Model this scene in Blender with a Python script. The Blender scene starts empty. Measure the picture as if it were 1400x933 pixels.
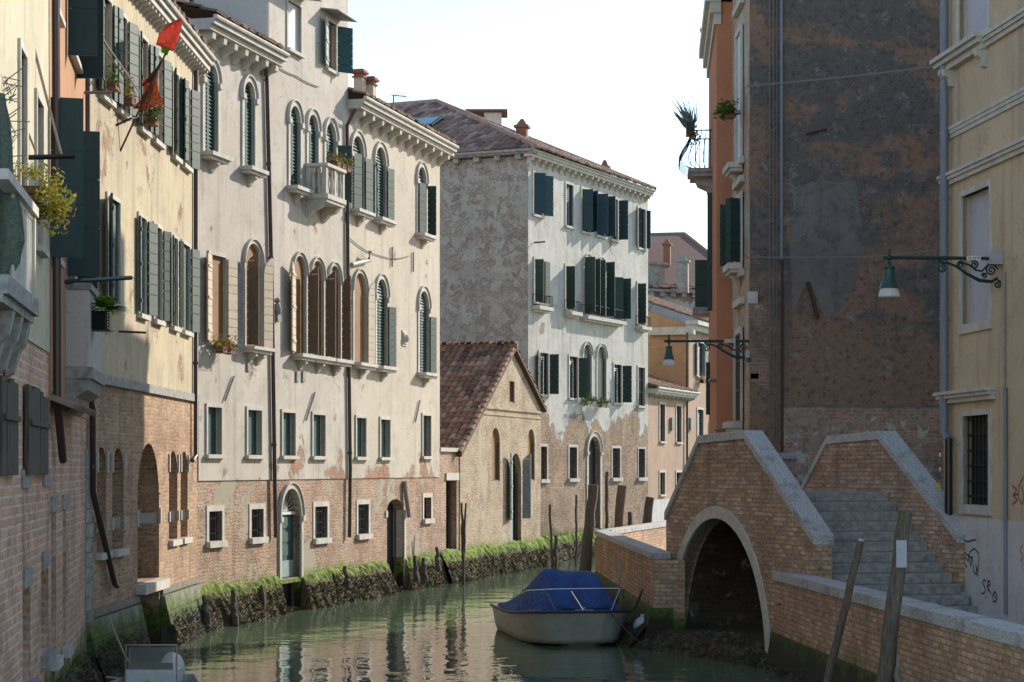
import bpy, math, random
from mathutils import Vector
from mathutils.geometry import tessellate_polygon
R = random.Random(7)
scene = bpy.context.scene
COL = scene.collection
FPX = 2834.0; CX = 700.0; HY = 640.0; CAMZ = 3.5

# ------------------------------------------------------------------ materials
class NT:
    def __init__(s, name):
        s.m = bpy.data.materials.new(name); s.m.use_nodes = True
        s.t = s.m.node_tree; s.n = s.t.nodes; s.l = s.t.links
        s.b = s.n['Principled BSDF']
        s.uv = s.n.new('ShaderNodeUVMap').outputs[0]
    def new(s, typ, **kw):
        x = s.n.new(typ)
        for k, v in kw.items(): setattr(x, k, v)
        return x
    def link(s, a, b): s.l.new(a, b)
    def put(s, sock, v):
        if isinstance(v, bpy.types.NodeSocket): s.l.new(v, sock)
        else:
            if isinstance(v, (tuple, list)) and len(v) == 3 and sock.type == 'RGBA': v = (*v, 1)
            sock.default_value = v
    def mapping(s, scale, vec=None, loc=(0, 0, 0)):
        m = s.new('ShaderNodeMapping'); s.link(vec or s.uv, m.inputs[0])
        m.inputs['Scale'].default_value = scale; m.inputs['Location'].default_value = loc
        return m.outputs[0]
    def noise(s, scale, detail=5, rough=.6, vec=None, dist=0, color=False):
        n = s.new('ShaderNodeTexNoise'); s.link(vec or s.uv, n.inputs['Vector'])
        n.inputs['Scale'].default_value = scale; n.inputs['Detail'].default_value = detail
        n.inputs['Roughness'].default_value = rough; n.inputs['Distortion'].default_value = dist
        return n.outputs['Color' if color else 'Fac']
    def ramp(s, fac, a, b):
        m = s.new('ShaderNodeMapRange', interpolation_type='SMOOTHSTEP')
        s.put(m.inputs[0], fac); m.inputs[1].default_value = a; m.inputs[2].default_value = b
        return m.outputs[0]
    def math(s, op, a, b=0.0):
        m = s.new('ShaderNodeMath', operation=op); s.put(m.inputs[0], a); s.put(m.inputs[1], b); return m.outputs[0]
    def mix(s, f, a, b, mode='MIX'):
        m = s.new('ShaderNodeMix', data_type='RGBA', blend_type=mode)
        s.put(m.inputs[0], f); s.put(m.inputs[6], a); s.put(m.inputs[7], b); return m.outputs[2]
    def bump(s, h, strength=.5, dist=.01, normal=None):
        b = s.new('ShaderNodeBump'); b.inputs['Strength'].default_value = strength
        b.inputs['Distance'].default_value = dist; s.put(b.inputs['Height'], h)
        if normal is not None: s.link(normal, b.inputs['Normal'])
        return b.outputs[0]
    def z(s):
        x = s.new('ShaderNodeSeparateXYZ'); s.link(s.uv, x.inputs[0]); return x.outputs[1]
    def wz(s):
        g = s.new('ShaderNodeNewGeometry'); x = s.new('ShaderNodeSeparateXYZ'); s.link(g.outputs['Position'], x.inputs[0]); return x.outputs[2]
    def fin(s, col, rough=.85, nrm=None, spec=.3):
        s.put(s.b.inputs['Base Color'], col); s.put(s.b.inputs['Roughness'], rough)
        s.b.inputs['Specular IOR Level'].default_value = spec
        if nrm is not None: s.link(nrm, s.b.inputs['Normal'])
        return s.m

def brick_nodes(t, c1, c2, mortar, bw=.26, rh=.075, ms=.011, rough=.004, vary=.5):
    wob = t.noise(3.0, 4, color=True)
    sub = t.new('ShaderNodeVectorMath', operation='SUBTRACT'); t.link(wob, sub.inputs[0]); sub.inputs[1].default_value = (.5, .5, .5)
    sc = t.new('ShaderNodeVectorMath', operation='SCALE'); t.link(sub.outputs[0], sc.inputs[0]); sc.inputs['Scale'].default_value = rough * 10
    ad = t.new('ShaderNodeVectorMath', operation='ADD'); t.link(t.uv, ad.inputs[0]); t.link(sc.outputs[0], ad.inputs[1])
    b = t.new('ShaderNodeTexBrick'); t.link(ad.outputs[0], b.inputs['Vector'])
    b.inputs['Scale'].default_value = 1; b.inputs['Brick Width'].default_value = bw; b.inputs['Row Height'].default_value = rh
    b.inputs['Mortar Size'].default_value = ms; b.inputs['Mortar Smooth'].default_value = .3; b.inputs['Bias'].default_value = 0
    t.put(b.inputs['Color1'], c1); t.put(b.inputs['Color2'], c2); t.put(b.inputs['Mortar'], mortar)
    n1 = t.noise(.9, 6, .65); n2 = t.noise(14, 3, .7)
    col = t.mix(t.ramp(n1, .42, .62), b.outputs['Color'], t.mix(.6, b.outputs['Color'], tuple(x * .45 for x in c2)))
    col = t.mix(t.math('MULTIPLY', t.ramp(t.noise(4.5, 6, .75), .52, .66), .65), col, mortar)
    col = t.mix(t.math('MULTIPLY', t.ramp(n2, .3, .75), vary), col, tuple(min(1, x * 1.5) for x in c1))
    col = t.mix(t.math('MULTIPLY', t.ramp(t.noise(2.4, 8, .78, dist=.5), .58, .66), .55), col, (.58, .53, .47))
    col = t.mix(t.math('MULTIPLY', t.ramp(t.noise(1.0, 6, .7, vec=t.mapping((1.3, .25, 1))), .54, .68), .45), col, tuple(x * .5 for x in c2))
    h = t.math('ADD', t.math('MULTIPLY', b.outputs['Fac'], -1.0), t.math('MULTIPLY', n2, .8))
    return col, h

def algae(t, col, zhi=1.05, amt=1.0, green=(.10, .16, .02), dark=(.035, .033, .022)):
    z = t.wz(); nn = t.noise(1.6, 6, .7)
    zz = t.math('ADD', z, t.math('MULTIPLY', t.math('SUBTRACT', nn, .5), -1.3))
    g = t.math('MULTIPLY', t.ramp(zz, zhi, zhi - .45), amt)
    d = t.ramp(zz, zhi - .35, zhi - .75)
    gcol = t.mix(t.ramp(t.noise(9, 3), .35, .65), green, tuple(x * .45 for x in green))
    col = t.mix(g, col, gcol)
    return t.mix(d, col, dark)

def mat_brick(name, c1, c2, mortar, alg=None, rough=.004, patch=None, bw=.26, rh=.075, ms=.009, bstr=.6, bd=.012, vary=.5, green=(.10,.16,.02)):
    t = NT(name); col, h = brick_nodes(t, c1, c2, mortar, bw, rh, ms, rough, vary)
    if patch:
        m = t.ramp(t.noise(.55, 7, .68), patch[1], patch[1] + .05)
        col = t.mix(m, col, t.mix(t.noise(5, 4), patch[0], tuple(x * .7 for x in patch[0])))
        h = t.math('MULTIPLY', h, t.math('SUBTRACT', 1.0, m))
    if alg: col = algae(t, col, alg, green=green)
    return t.fin(col, .9, t.bump(h, bstr, bd))

def mat_plaster(name, base, alt, dark, stain=.4, brick=None, thr=.66, zgrad=None, speck=.3, scale=1.0, alg=None, bd=.012, streak=.5):
    """weathered render: blotches, vertical rain streaks, and fallen patches that bare the bricks"""
    t = NT(name)
    n1 = t.noise(.45 * scale, 7, .62); n2 = t.noise(1.6 * scale, 8, .75); n3 = t.noise(16, 5, .75)
    st = t.noise(1.0, 6, .65, vec=t.mapping((2.6, .16, 1)))
    col = t.mix(t.ramp(n1, .38, .62), base, alt)
    col = t.mix(t.math('MULTIPLY', t.ramp(n2, .48, .66), stain), col, dark)
    col = t.mix(t.math('MULTIPLY', t.ramp(st, .50, .68), streak), col, dark)
    col = t.mix(t.math('MULTIPLY', t.ramp(t.noise(6, 6, .7), .56, .66), stain * .6), col, dark)
    col = t.mix(t.math('MULTIPLY', t.ramp(n3, .45, .8), speck), col, tuple(min(.85, x * 1.25) for x in base))
    cr = t.math('ABSOLUTE', t.math('SUBTRACT', t.noise(.8, 7, .6, dist=.8), .5)); cm = t.math('MULTIPLY', t.ramp(cr, .0035, .0012), t.ramp(t.noise(.5, 3), .50, .60))
    col = t.mix(t.math('MULTIPLY', cm, .8), col, tuple(x * .4 for x in dark))
    h = t.math('ADD', t.math('MULTIPLY', n2, 1.5), t.math('MULTIPLY', n3, .5))
    if brick:
        bc, bh = brick_nodes(t, brick[0], brick[1], brick[2], .26, .075, .012, .008)
        pn = t.noise(.6 * scale, 8, .66, dist=.3)
        if zgrad:
            zt = t.ramp(t.z(), zgrad[0], zgrad[1])   # 1 high, 0 low
            pn = t.math('ADD', pn, t.math('MULTIPLY', t.math('SUBTRACT', 1.0, zt), zgrad[2]))
        edge = t.ramp(pn, thr - .03, thr - .005); m = t.ramp(pn, thr, thr + .015)
        col = t.mix(edge, col, tuple(min(.8, x * 1.05) for x in dark)); col = t.mix(m, col, bc)
        h = t.math('ADD', t.math('MULTIPLY', h, t.math('SUBTRACT', 1.0, m)), t.math('MULTIPLY', t.math('ADD', t.math('SUBTRACT', t.math('MULTIPLY', bh, 1.5), 2.2), t.math('MULTIPLY', t.noise(5, 6, .8), 3.0)), m))
    if alg: col = algae(t, col, alg)
    return t.fin(col, .92, t.bump(h, .6, bd))

def mat_simple(name, col, rough=.6, var=.25, scale=6, metal=0, bump=.3, bd=.004, spec=.3, stretch=(1, 1, 1), dark=None):
    t = NT(name); n = t.noise(scale, 6, .65, vec=t.mapping(stretch))
    c = t.mix(t.math('MULTIPLY', t.ramp(n, .3, .75), var * 2), col, dark or tuple(x * .55 for x in col))
    t.b.inputs['Metallic'].default_value = metal
    return t.fin(c, rough, t.bump(n, bump, bd), spec)

def mat_rnd(name, cols, rough=.85, spec=.2, trans=0, grime=0):
    """colour chosen per face from the 'rnd' attribute (tiles, leaves)"""
    t = NT(name); a = t.new('ShaderNodeAttribute', attribute_name='rnd')
    r = t.new('ShaderNodeValToRGB'); t.link(a.outputs['Fac'], r.inputs[0])
    e = r.color_ramp.elements
    while len(e) < len(cols): e.new(.5)
    for i, c in enumerate(cols): e[i].position = i / (len(cols) - 1); e[i].color = (*c, 1)
    col = r.outputs[0]; n = t.noise(5, 5, .7)
    col = t.mix(t.math('MULTIPLY', t.ramp(n, .4, .7), .35 + grime), col, tuple(x * .45 for x in cols[0]))
    if trans:
        t.b.inputs['Subsurface Weight'].default_value = 0
        tr = t.new('ShaderNodeBsdfTranslucent'); t.put(tr.inputs[0], col)
        mx = t.new('ShaderNodeMixShader'); mx.inputs[0].default_value = trans
        t.link(t.b.outputs[0], mx.inputs[1]); t.link(tr.outputs[0], mx.inputs[2])
        t.link(mx.outputs[0], t.n['Material Output'].inputs['Surface'])
    return t.fin(col, rough, t.bump(n, .4, .006), spec)

BR = ((.42, .20, .11), (.30, .13, .07), (.40, .35, .28))
M = {}
M['ochre'] = mat_plaster('ochre_render', (.57, .475, .31), (.49, .405, .275), (.31, .26, .185), .5, BR, .60, streak=.7)
M['ochre_brick'] = mat_brick('old_red_brick', (.52, .31, .18), (.20, .11, .06), (.42, .35, .26), 1.0, .008, ((.38, .31, .22), .60), ms=.014, bstr=1.0, bd=.03)
M['cream'] = mat_plaster('cream_render', (.58, .53, .455), (.51, .465, .40), (.35, .31, .265), .5, BR, .655, (3.2, 5.0, .11), streak=.7)
M['cream_warm'] = mat_plaster('warm_cream_render', (.58, .52, .42), (.52, .465, .37), (.37, .32, .25), .5, BR, .645, (3.2, 5.0, .13), streak=.7)
M['cream_low'] = mat_plaster('cream_render_peeling', (.60, .51, .38), (.55, .46, .34), (.38, .31, .22), .4, BR, .66, (3.0, 4.6, .16))
M['rubble'] = mat_brick('rough_brick', (.52, .32, .21), (.26, .14, .09), (.52, .45, .35), 1.15, .012, ((.46, .39, .29), .53), ms=.016, bd=.045, bstr=1.0, green=(.22,.33,.03))
M['gable'] = mat_brick('pale_old_brick', (.50, .38, .25), (.32, .22, .14), (.54, .47, .36), 1.2, .010, ((.50, .42, .30), .54), ms=.015, bd=.04, bstr=1.0, green=(.22,.33,.03))
M['white'] = mat_plaster('white_render', (.60, .58, .52), (.54, .52, .46), (.33, .31, .27), .45, ((.42, .28, .18), (.17, .105, .07), (.44, .38, .30)), .66, (3.6, 6.6, .40), streak=.75, alg=1.3, bd=.04)
M['greyside'] = mat_plaster('grey_stripped_render', (.42, .385, .34), (.34, .30, .26), (.25, .215, .18), .8, ((.40, .32, .25), (.27, .21, .165), (.38, .35, .31)), .53, scale=3.2, speck=.8, bd=.03)
M['towergrey'] = mat_plaster('grey_render', (.55, .52, .48), (.50, .47, .43), (.38, .35, .32), .3)
M['dark'] = mat_plaster('black_stained_render', (.13, .115, .105), (.20, .125, .085), (.055, .052, .052), .8, ((.25, .13, .08), (.16, .09, .06), (.2, .17, .14)), .70, (1.5, 5.0, .14), speck=.22, scale=1.3, streak=.35)
M['darkgrey'] = mat_plaster('grey_cement_patch', (.19, .182, .168), (.155, .148, .136), (.09, .085, .078), .75, speck=.3, scale=1.6)
M['orange'] = mat_plaster('orange_render', (.50, .22, .12), (.46, .20, .11), (.38, .16, .09), .2, streak=.25)
M['terra'] = mat_plaster('terracotta_render', (.50, .27, .15), (.46, .25, .14), (.33, .18, .11), .3)
M['paleyellow'] = mat_plaster('pale_yellow_render', (.62, .56, .40), (.55, .49, .35), (.36, .32, .24), .5)
M['pinkbrick'] = mat_brick('pink_brick_white_joints', (.70, .39, .25), (.40, .21, .13), (.60, .54, .46), 1.0, .003, bw=.27, rh=.11, ms=.02)
M['mustard'] = mat_plaster('mustard_render', (.62, .48, .31), (.54, .42, .28), (.36, .28, .195), .4, streak=.75)
M['whitebase'] = mat_plaster('whitewashed_base', (.60, .59, .56), (.54, .53, .50), (.36, .33, .28), .4, alg=.9, streak=.5)
M['pinkr'] = mat_plaster('pinkish_render', (.47, .32, .23), (.42, .285, .20), (.31, .215, .155), .45, alg=.9)
M['ochre2'] = mat_plaster('deep_ochre_render', (.48, .30, .16), (.42, .26, .14), (.34, .21, .11), .45)
M['bridgebrick'] = mat_brick('bridge_brick', (.64, .44, .28), (.27, .15, .09), (.19, .17, .15), .75, .002, ms=.014, bw=.25, rh=.078, vary=.35)
M['quaybrick'] = mat_brick('quay_brick', (.66, .42, .26), (.32, .17, .10), (.20, .18, .15), .80, .002, ms=.014, bw=.25, rh=.078, vary=.35)
M['stone'] = mat_simple('istrian_stone', (.60, .57, .50), .8, .3, 3, bump=.5, bd=.006, dark=(.30, .28, .24))
M['stonedirty'] = mat_simple('weathered_grey_stone', (.40, .39, .36), .85, .45, 7, bump=.8, bd=.008, dark=(.16, .15, .13))
t = NT('speckled_coping_stone'); c_ = t.mix(t.ramp(t.noise(30, 4, .7), .45, .62), (.56, .55, .52), (.30, .295, .285)); c_ = t.mix(t.math('MULTIPLY', t.ramp(t.noise(1.6, 7, .75), .50, .62), .6), c_, (.20, .195, .175)); M['copestone'] = t.fin(c_, .85, t.bump(t.math('ADD', t.noise(30, 4), t.math('MULTIPLY', t.noise(4, 6, .8), 3)), .9, .012))
M['green'] = mat_simple('dark_green_paint', (.022, .060, .048), .55, .3, 5, bump=.25, stretch=(3, .5, 1), dark=(.04, .075, .06))
M['greenteal'] = mat_simple('teal_green_paint', (.035, .10, .092), .65, .3, 5, bump=.2, stretch=(3, .5, 1))
M['greenblack'] = mat_simple('blackish_green_paint', (.018, .042, .034), .5, .3, 5, bump=.2)
M['bluepaint'] = mat_simple('petrol_blue_paint', (.022, .065, .082), .5, .3, 5)
M['paleblue'] = mat_simple('faded_blue_grey_paint', (.30, .38, .38), .6, .3, 6, stretch=(2, .5, 1))
M['brownwood'] = mat_simple('brown_varnished_wood', (.30, .12, .045), .5, .4, 8, stretch=(6, .5, 1), bump=.3)
M['greywood'] = mat_simple('weathered_brown_wood', (.20, .145, .10), .75, .5, 7, stretch=(8, .5, 1), bump=.6, dark=(.09, .065, .05))
M['oldwood'] = mat_simple('old_grey_wood', (.15, .125, .10), .85, .6, 6, stretch=(9, .5, 1), bump=.8, bd=.01, dark=(.045, .04, .035))
M['postwood'] = mat_simple('mooring_post_wood', (.20, .16, .12), .8, .6, 6, stretch=(9, .6, 1), bump=.8, bd=.01, dark=(.07, .055, .042))
M['tealshutter'] = mat_simple('teal_shutter_paint', (.018, .048, .054), .5, .3, 5, stretch=(3, .5, 1))
M['creamleaf'] = mat_simple('cream_painted_wood', (.58, .49, .36), .7, .2, 5)
M['darkin'] = mat_simple('dark_interior', (.02, .02, .02), .6, .2, 3)
M['brownin'] = mat_simple('brown_window_blind', (.30, .15, .05), .7, .4, 4)
t = NT('window_glass'); M['glass'] = t.fin((.03, .04, .045), .08, t.bump(t.noise(1.2, 2), .15, .02), .6)
M['curtain'] = mat_simple('white_shutter', (.66, .67, .68), .7, .15, 5)
M['iron'] = mat_simple('black_iron', (.025, .024, .024), .5, .3, 20, metal=.3)
M['rust'] = mat_simple('rusty_iron', (.09, .05, .035), .75, .5, 15)
M['pipebrown'] = mat_simple('brown_painted_pipe', (.075, .045, .045), .4, .25, 6, spec=.5)
M['pipegrey'] = mat_simple('blue_grey_pipe', (.20, .23, .27), .45, .3, 5, spec=.5, stretch=(2, .4, 1))
M['pipeblack'] = mat_simple('black_cast_pipe', (.018, .018, .02), .35, .3, 9, spec=.5)
M['pipecream'] = mat_simple('cream_pipe', (.45, .41, .33), .6, .3, 6)
M['gutter'] = mat_simple('grey_gutter', (.34, .33, .31), .5, .3, 5)
M['lampgreen'] = mat_simple('lamp_green_paint', (.012, .075, .048), .35, .25, 12, spec=.5)
M['lampdark'] = mat_simple('lamp_bracket_paint', (.010, .038, .032), .4, .25, 12, spec=.5)
t = NT('frosted_lamp_glass'); t.b.inputs['Transmission Weight'].default_value = .25; M['lampglass'] = t.fin((.75, .76, .74), .25, None, .5)
M['greybox'] = mat_simple('grey_plastic', (.42, .43, .45), .5, .15, 8)
M['whitepaint'] = mat_simple('white_paint', (.72, .71, .68), .6, .2, 8)
M['red'] = mat_simple('red_paint', (.55, .06, .03), .6, .1, 8)
M['blackpaint'] = mat_simple('black_spray_paint', (.03, .03, .035), .7, .2, 30)
M['orangepaint'] = mat_simple('orange_spray_paint', (.50, .20, .08), .7, .2, 30)
M['yellow'] = mat_simple('yellow_paint', (.70, .50, .05), .6, .1, 8)
M['tile'] = mat_rnd('clay_tiles', [(.08, .06, .045), (.28, .15, .10), (.17, .12, .085), (.38, .21, .14), (.13, .095, .065), (.42, .28, .20), (.15, .10, .07), (.32, .17, .11)])
M['tileg'] = mat_rnd('lichened_clay_tiles', [(.11, .075, .06), (.31, .18, .135), (.42, .26, .19), (.14, .10, .085), (.48, .36, .29), (.21, .12, .09), (.36, .23, .17)])
M['leafy'] = mat_rnd('yellow_green_leaves', [(.10, .16, .02), (.30, .32, .04), (.42, .36, .05), (.45, .22, .08), (.24, .34, .05), (.50, .42, .06)], trans=.35)
M['leafg'] = mat_rnd('green_leaves', [(.03, .07, .015), (.07, .13, .03), (.11, .19, .04), (.16, .22, .05)], trans=.3)
M['fern'] = mat_rnd('fern_fronds', [(.12, .24, .03), (.20, .36, .04), (.30, .46, .07)], trans=.4)
M['twig'] = mat_simple('grey_green_succulent_stems', (.18, .22, .20), .7, .3, 10)
M['flower'] = mat_rnd('red_and_green_leaves', [(.05, .10, .02), (.12, .18, .03), (.40, .10, .04), (.16, .22, .04), (.45, .35, .05)], trans=.2)
M['mudweed'] = None
M['clay'] = mat_simple('clay_pot', (.30, .14, .08), .8, .3, 8)
M['basket'] = mat_simple('wooden_planter', (.12, .075, .045), .8, .5, 12)
M['tarp'] = None
M['rope'] = mat_simple('rope', (.40, .35, .27), .9, .3, 40)
M['ropedark'] = mat_simple('dark_rope', (.09, .08, .07), .9, .3, 40)
M['cable'] = mat_simple('grey_cable', (.20, .19, .18), .7, .2, 30)
M['chrome'] = mat_simple('stainless_steel', (.60, .58, .55), .22, .1, 10, metal=.9, bump=.05)
M['hull'] = mat_simple('grey_fibreglass', (.42, .42, .37), .35, .18, 2.5, bump=.1, spec=.5, dark=(.28, .28, .22))
M['rubber'] = mat_simple('maroon_rubber_trim', (.06, .035, .035), .5, .1, 10)
M['fender'] = mat_simple('blue_grey_fender', (.50, .56, .62), .45, .2, 6)
M['pavement'] = mat_simple('trachyte_paving', (.28, .27, .26), .85, .3, 3)
M['roofunder'] = mat_simple('roof_underlay', (.12, .07, .05), .9, .3, 5)
M['kitered'] = mat_rnd('coral_cloth', [(.85, .22, .15), (.88, .26, .18)], trans=.5)
M['kitegreen'] = mat_rnd('green_cloth', [(.08, .40, .07), (.10, .45, .08)], trans=.5)
M['netting'] = mat_simple('green_mesh_cloth', (.15, .19, .15), .9, .6, 25)
M['skylight'] = mat_simple('skylight_glass', (.05, .28, .36), .12, .1, 3, spec=.7)
def mk_special():
    t = NT('grey_fibreglass_stained'); c = t.mix(t.ramp(t.noise(2.5, 6, .7), .35, .7), (.43, .43, .38), (.33, .33, .28)); c = t.mix(t.ramp(t.math('ADD', t.wz(), t.math('MULTIPLY', t.noise(5, 5, .7), .12)), .22, .10), c, (.12, .125, .08)); M['hull'] = t.fin(c, .35, t.bump(t.noise(9, 3), .1, .004), .5)
    t = NT('blue_tarpaulin'); n = t.noise(2.2, 6, .65, vec=t.mapping((1.6, .7, 1)), dist=.6); n2 = t.noise(60, 2)
    c = t.mix(t.ramp(n, .3, .75), (.016, .060, .215), (.030, .095, .31))
    M['tarp'] = t.fin(c, .75, t.bump(t.math('ADD', t.math('MULTIPLY', n, 2), t.math('MULTIPLY', n2, .08)), .9, .10), .3)
    t = NT('patterned_scarf'); n = t.noise(9, 4, .6, dist=2.5)
    r = t.new('ShaderNodeValToRGB'); t.link(n, r.inputs[0]); r.color_ramp.interpolation = 'CONSTANT'
    e = r.color_ramp.elements; e[0].color = (.45, .02, .08, 1); e[1].position = .45; e[1].color = (.70, .38, .08, 1)
    x = e.new(.55); x.color = (.30, .05, .22, 1); x = e.new(.62); x.color = (.60, .06, .04, 1)
    tr = t.new('ShaderNodeBsdfTranslucent'); t.link(r.outputs[0], tr.inputs[0]); mx = t.new('ShaderNodeMixShader'); mx.inputs[0].default_value = .5; t.link(t.b.outputs[0], mx.inputs[1]); t.link(tr.outputs[0], mx.inputs[2]); t.link(mx.outputs[0], t.n['Material Output'].inputs['Surface'])
    M['scarf'] = t.fin(r.outputs[0], .8)
    t = NT('mud_and_seaweed'); a = t.new('ShaderNodeAttribute', attribute_name='rnd')
    z = t.wz(); nn = t.noise(2.0, 5, .7)
    zz = t.math('ADD', z, t.math('MULTIPLY', t.math('SUBTRACT', nn, .5), 1.5))
    low = t.mix(a.outputs['Fac'], (.035, .030, .018), (.16, .125, .065))
    low = t.mix(t.ramp(t.noise(6, 4), .55, .7), low, (.10, .11, .03))
    g = t.mix(a.outputs['Fac'], (.08, .14, .015), (.24, .34, .04))
    col = t.mix(t.ramp(zz, .66, .80), low, g)
    M['mudweed'] = t.fin(col, .9, t.bump(t.noise(20, 5, .7), .8, .03), .2)
    t = NT('shade_toned_mud'); a = t.new('ShaderNodeAttribute', attribute_name='rnd')  # darker copy of the weedy mud, shade of the sunless banks in its colours
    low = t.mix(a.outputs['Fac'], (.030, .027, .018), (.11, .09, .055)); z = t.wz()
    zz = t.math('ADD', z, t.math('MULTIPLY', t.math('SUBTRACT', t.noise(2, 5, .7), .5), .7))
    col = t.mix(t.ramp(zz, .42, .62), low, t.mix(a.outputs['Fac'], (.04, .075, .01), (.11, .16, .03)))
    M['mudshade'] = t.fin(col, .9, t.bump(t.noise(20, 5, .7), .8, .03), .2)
    t = NT('canal_water'); g = t.new('ShaderNodeNewGeometry').outputs['Position']
    a1 = t.noise(1.0, 3, .5, vec=t.mapping((1.1, .9, 1), g)); a2 = t.noise(1.0, 2, .5, vec=t.mapping((4.5, 3.6, 1), g)); a3 = t.noise(.16, 3, .5, vec=g)
    h = t.math('ADD', t.math('MULTIPLY', a1, 1.0), t.math('MULTIPLY', t.math('MULTIPLY', a2, .22), t.ramp(a3, .35, .7)))
    t.b.inputs['IOR'].default_value = 1.33
    col = t.mix(t.ramp(a3, .3, .7), (.095, .140, .088), (.12, .165, .10))
    M['water'] = t.fin(col, .03, t.bump(h, 1.0, .020), .5)
mk_special()
for k in ('skylight', 'glass'): M[k].name = M[k].name

# ------------------------------------------------------------------ geometry helpers
class MB:
    def __init__(s): s.v = []; s.f = []; s.r = []
    def add(s, verts, faces, r=None):
        o = len(s.v); s.v += [Vector(x) for x in verts]
        s.f += [tuple(o + i for i in f) for f in faces]; s.r += [r if r is not None else R.random()] * len(faces); return s
    def hexa(s, p, r=None):   # p: 4 bottom (ccw), 4 top
        return s.add(p, [(0, 3, 2, 1), (4, 5, 6, 7), (0, 1, 5, 4), (1, 2, 6, 5), (2, 3, 7, 6), (3, 0, 4, 7)], r)
    def box(s, F, u0, u1, z0, z1, d0, d1, r=None):
        if u0 > u1: u0, u1 = u1, u0
        if d0 > d1: d0, d1 = d1, d0
        q = [F.p(u0, z0, d0), F.p(u1, z0, d0), F.p(u1, z0, d1), F.p(u0, z0, d1)]
        return s.hexa(q + [a + Vector((0, 0, z1 - z0)) for a in q], r)
    def prism(s, F, pts, d0, d1):
        n = len(pts); a = [F.p(u, z, d0) for u, z in pts]; b = [F.p(u, z, d1) for u, z in pts]
        tr = tessellate_polygon([[Vector((u, z, 0)) for u, z in pts]])
        s.add(a + b, [tuple(t) for t in tr] + [tuple(n + i for i in reversed(t)) for t in tr] + [(i, (i + 1) % n, n + (i + 1) % n, n + i) for i in range(n)])
        return s
    def tube(s, pts, r, n=8, cap=True):
        pts = [Vector(p) for p in pts]; rr = r if isinstance(r, (list, tuple)) else [r] * len(pts)
        up = Vector((0, 0, 1)); rings = []; prev = None
        for i, p in enumerate(pts):
            d = (pts[min(i + 1, len(pts) - 1)] - pts[max(i - 1, 0)]).normalized()
            a = prev if prev is not None else (up if abs(d.dot(up)) < .95 else Vector((1, 0, 0)))
            x = (a - d * a.dot(d)).normalized(); prev = x; y = d.cross(x)
            rings.append([p + (x * math.cos(k * math.tau / n) + y * math.sin(k * math.tau / n)) * rr[i] for k in range(n)])
        fs = [(i * n + k, i * n + (k + 1) % n, (i + 1) * n + (k + 1) % n, (i + 1) * n + k) for i in range(len(pts) - 1) for k in range(n)]
        if cap: fs += [tuple(reversed(range(n))), tuple((len(pts) - 1) * n + k for k in range(n))]
        return s.add([v for g in rings for v in g], fs)
    def lathe(s, c, prof, n=16, sq=1.0):
        c = Vector(c); vs = [c + Vector((r * math.cos(k * math.tau / n), r * math.sin(k * math.tau / n), z)) for r, z in prof for k in range(n)]
        fs = [(i * n + k, i * n + (k + 1) % n, (i + 1) * n + (k + 1) % n, (i + 1) * n + k) for i in range(len(prof) - 1) for k in range(n)]
        fs += [tuple(reversed(range(n))), tuple((len(prof) - 1) * n + k for k in range(n))]
        return s.add(vs, fs)
    def ball(s, c, rx, ry=None, rz=None, n=14, m=8):
        ry = ry or rx; rz = rz or rx; c = Vector(c); vs = []; fs = []
        for i in range(m + 1):
            th = math.pi * i / m
            for k in range(n):
                ph = math.tau * k / n; vs.append(c + Vector((rx * math.sin(th) * math.cos(ph), ry * math.sin(th) * math.sin(ph), rz * math.cos(th))))
        for i in range(m):
            for k in range(n): fs.append((i * n + k, (i + 1) * n + k, (i + 1) * n + (k + 1) % n, i * n + (k + 1) % n))
        return s.add(vs, fs)
    def leaves(s, c, rad, n, size, shell=.4, droop=0):
        c = Vector(c)
        K = [R.uniform(2, 5) for _ in range(3)]; O_ = [R.uniform(0, 6) for _ in range(3)]
        for _ in range(n):
            while True:
                q = Vector((R.uniform(-1, 1), R.uniform(-1, 1), R.uniform(-1, 1)))
                if shell < q.length < 1: break
            g_ = .80 + .32 * math.sin(K[0] * q.x + O_[0]) * math.sin(K[1] * q.y + O_[1]) + .22 * math.sin(K[2] * 1.6 * q.z + O_[2]) + R.uniform(-.1, .16); q = q * g_
            p = c + Vector((q.x * rad[0], q.y * rad[1], q.z * rad[2] - droop * (q.x ** 2 + q.y ** 2)))
            a = Vector((R.gauss(0, 1), R.gauss(0, 1), R.gauss(0, .6))).normalized(); b = a.cross(Vector((R.gauss(0, 1), R.gauss(0, 1), R.gauss(0, 1)))).normalized()
            z = size * R.uniform(.6, 1.3)
            s.add([p - a * z, p + b * z * .45, p + a * z, p - b * z * .45], [(0, 1, 2, 3)], R.random())
        return s

class Frame:
    """vertical plane: u along the wall, z up, d outwards"""
    def __init__(s, P0, P1, side=None, n=None):
        s.o = Vector((P0[0], P0[1], 0)); d = Vector((P1[0] - P0[0], P1[1] - P0[1], 0)); s.L = d.length; s.t = d.normalized()
        s.n = Vector((s.t.y, -s.t.x, 0))
        if side is not None and s.n.dot(Vector((side[0], side[1], 0))) < 0: s.n = -s.n
    def p(s, u, z, d=0.0): return s.o + s.t * u + s.n * d + Vector((0, 0, z))
    def u(s, px, d=0.0):
        k = (px - CX) / FPX; o = s.o + s.n * d
        return (k * o.y - o.x) / (s.t.x - k * s.t.y)
    def z(s, px, py, d=0.0):
        P = s.p(s.u(px, d), 0, d); return CAMZ + (HY - py) / FPX * P.y
    def sub(s, u, d, ang):   # frame with origin at (u,d), rotated outward by ang from +t
        o = s.p(u, 0, d); t = s.t * math.cos(ang) + s.n * math.sin(ang)
        return Frame((o.x, o.y), (o.x + t.x, o.y + t.y))

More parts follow.
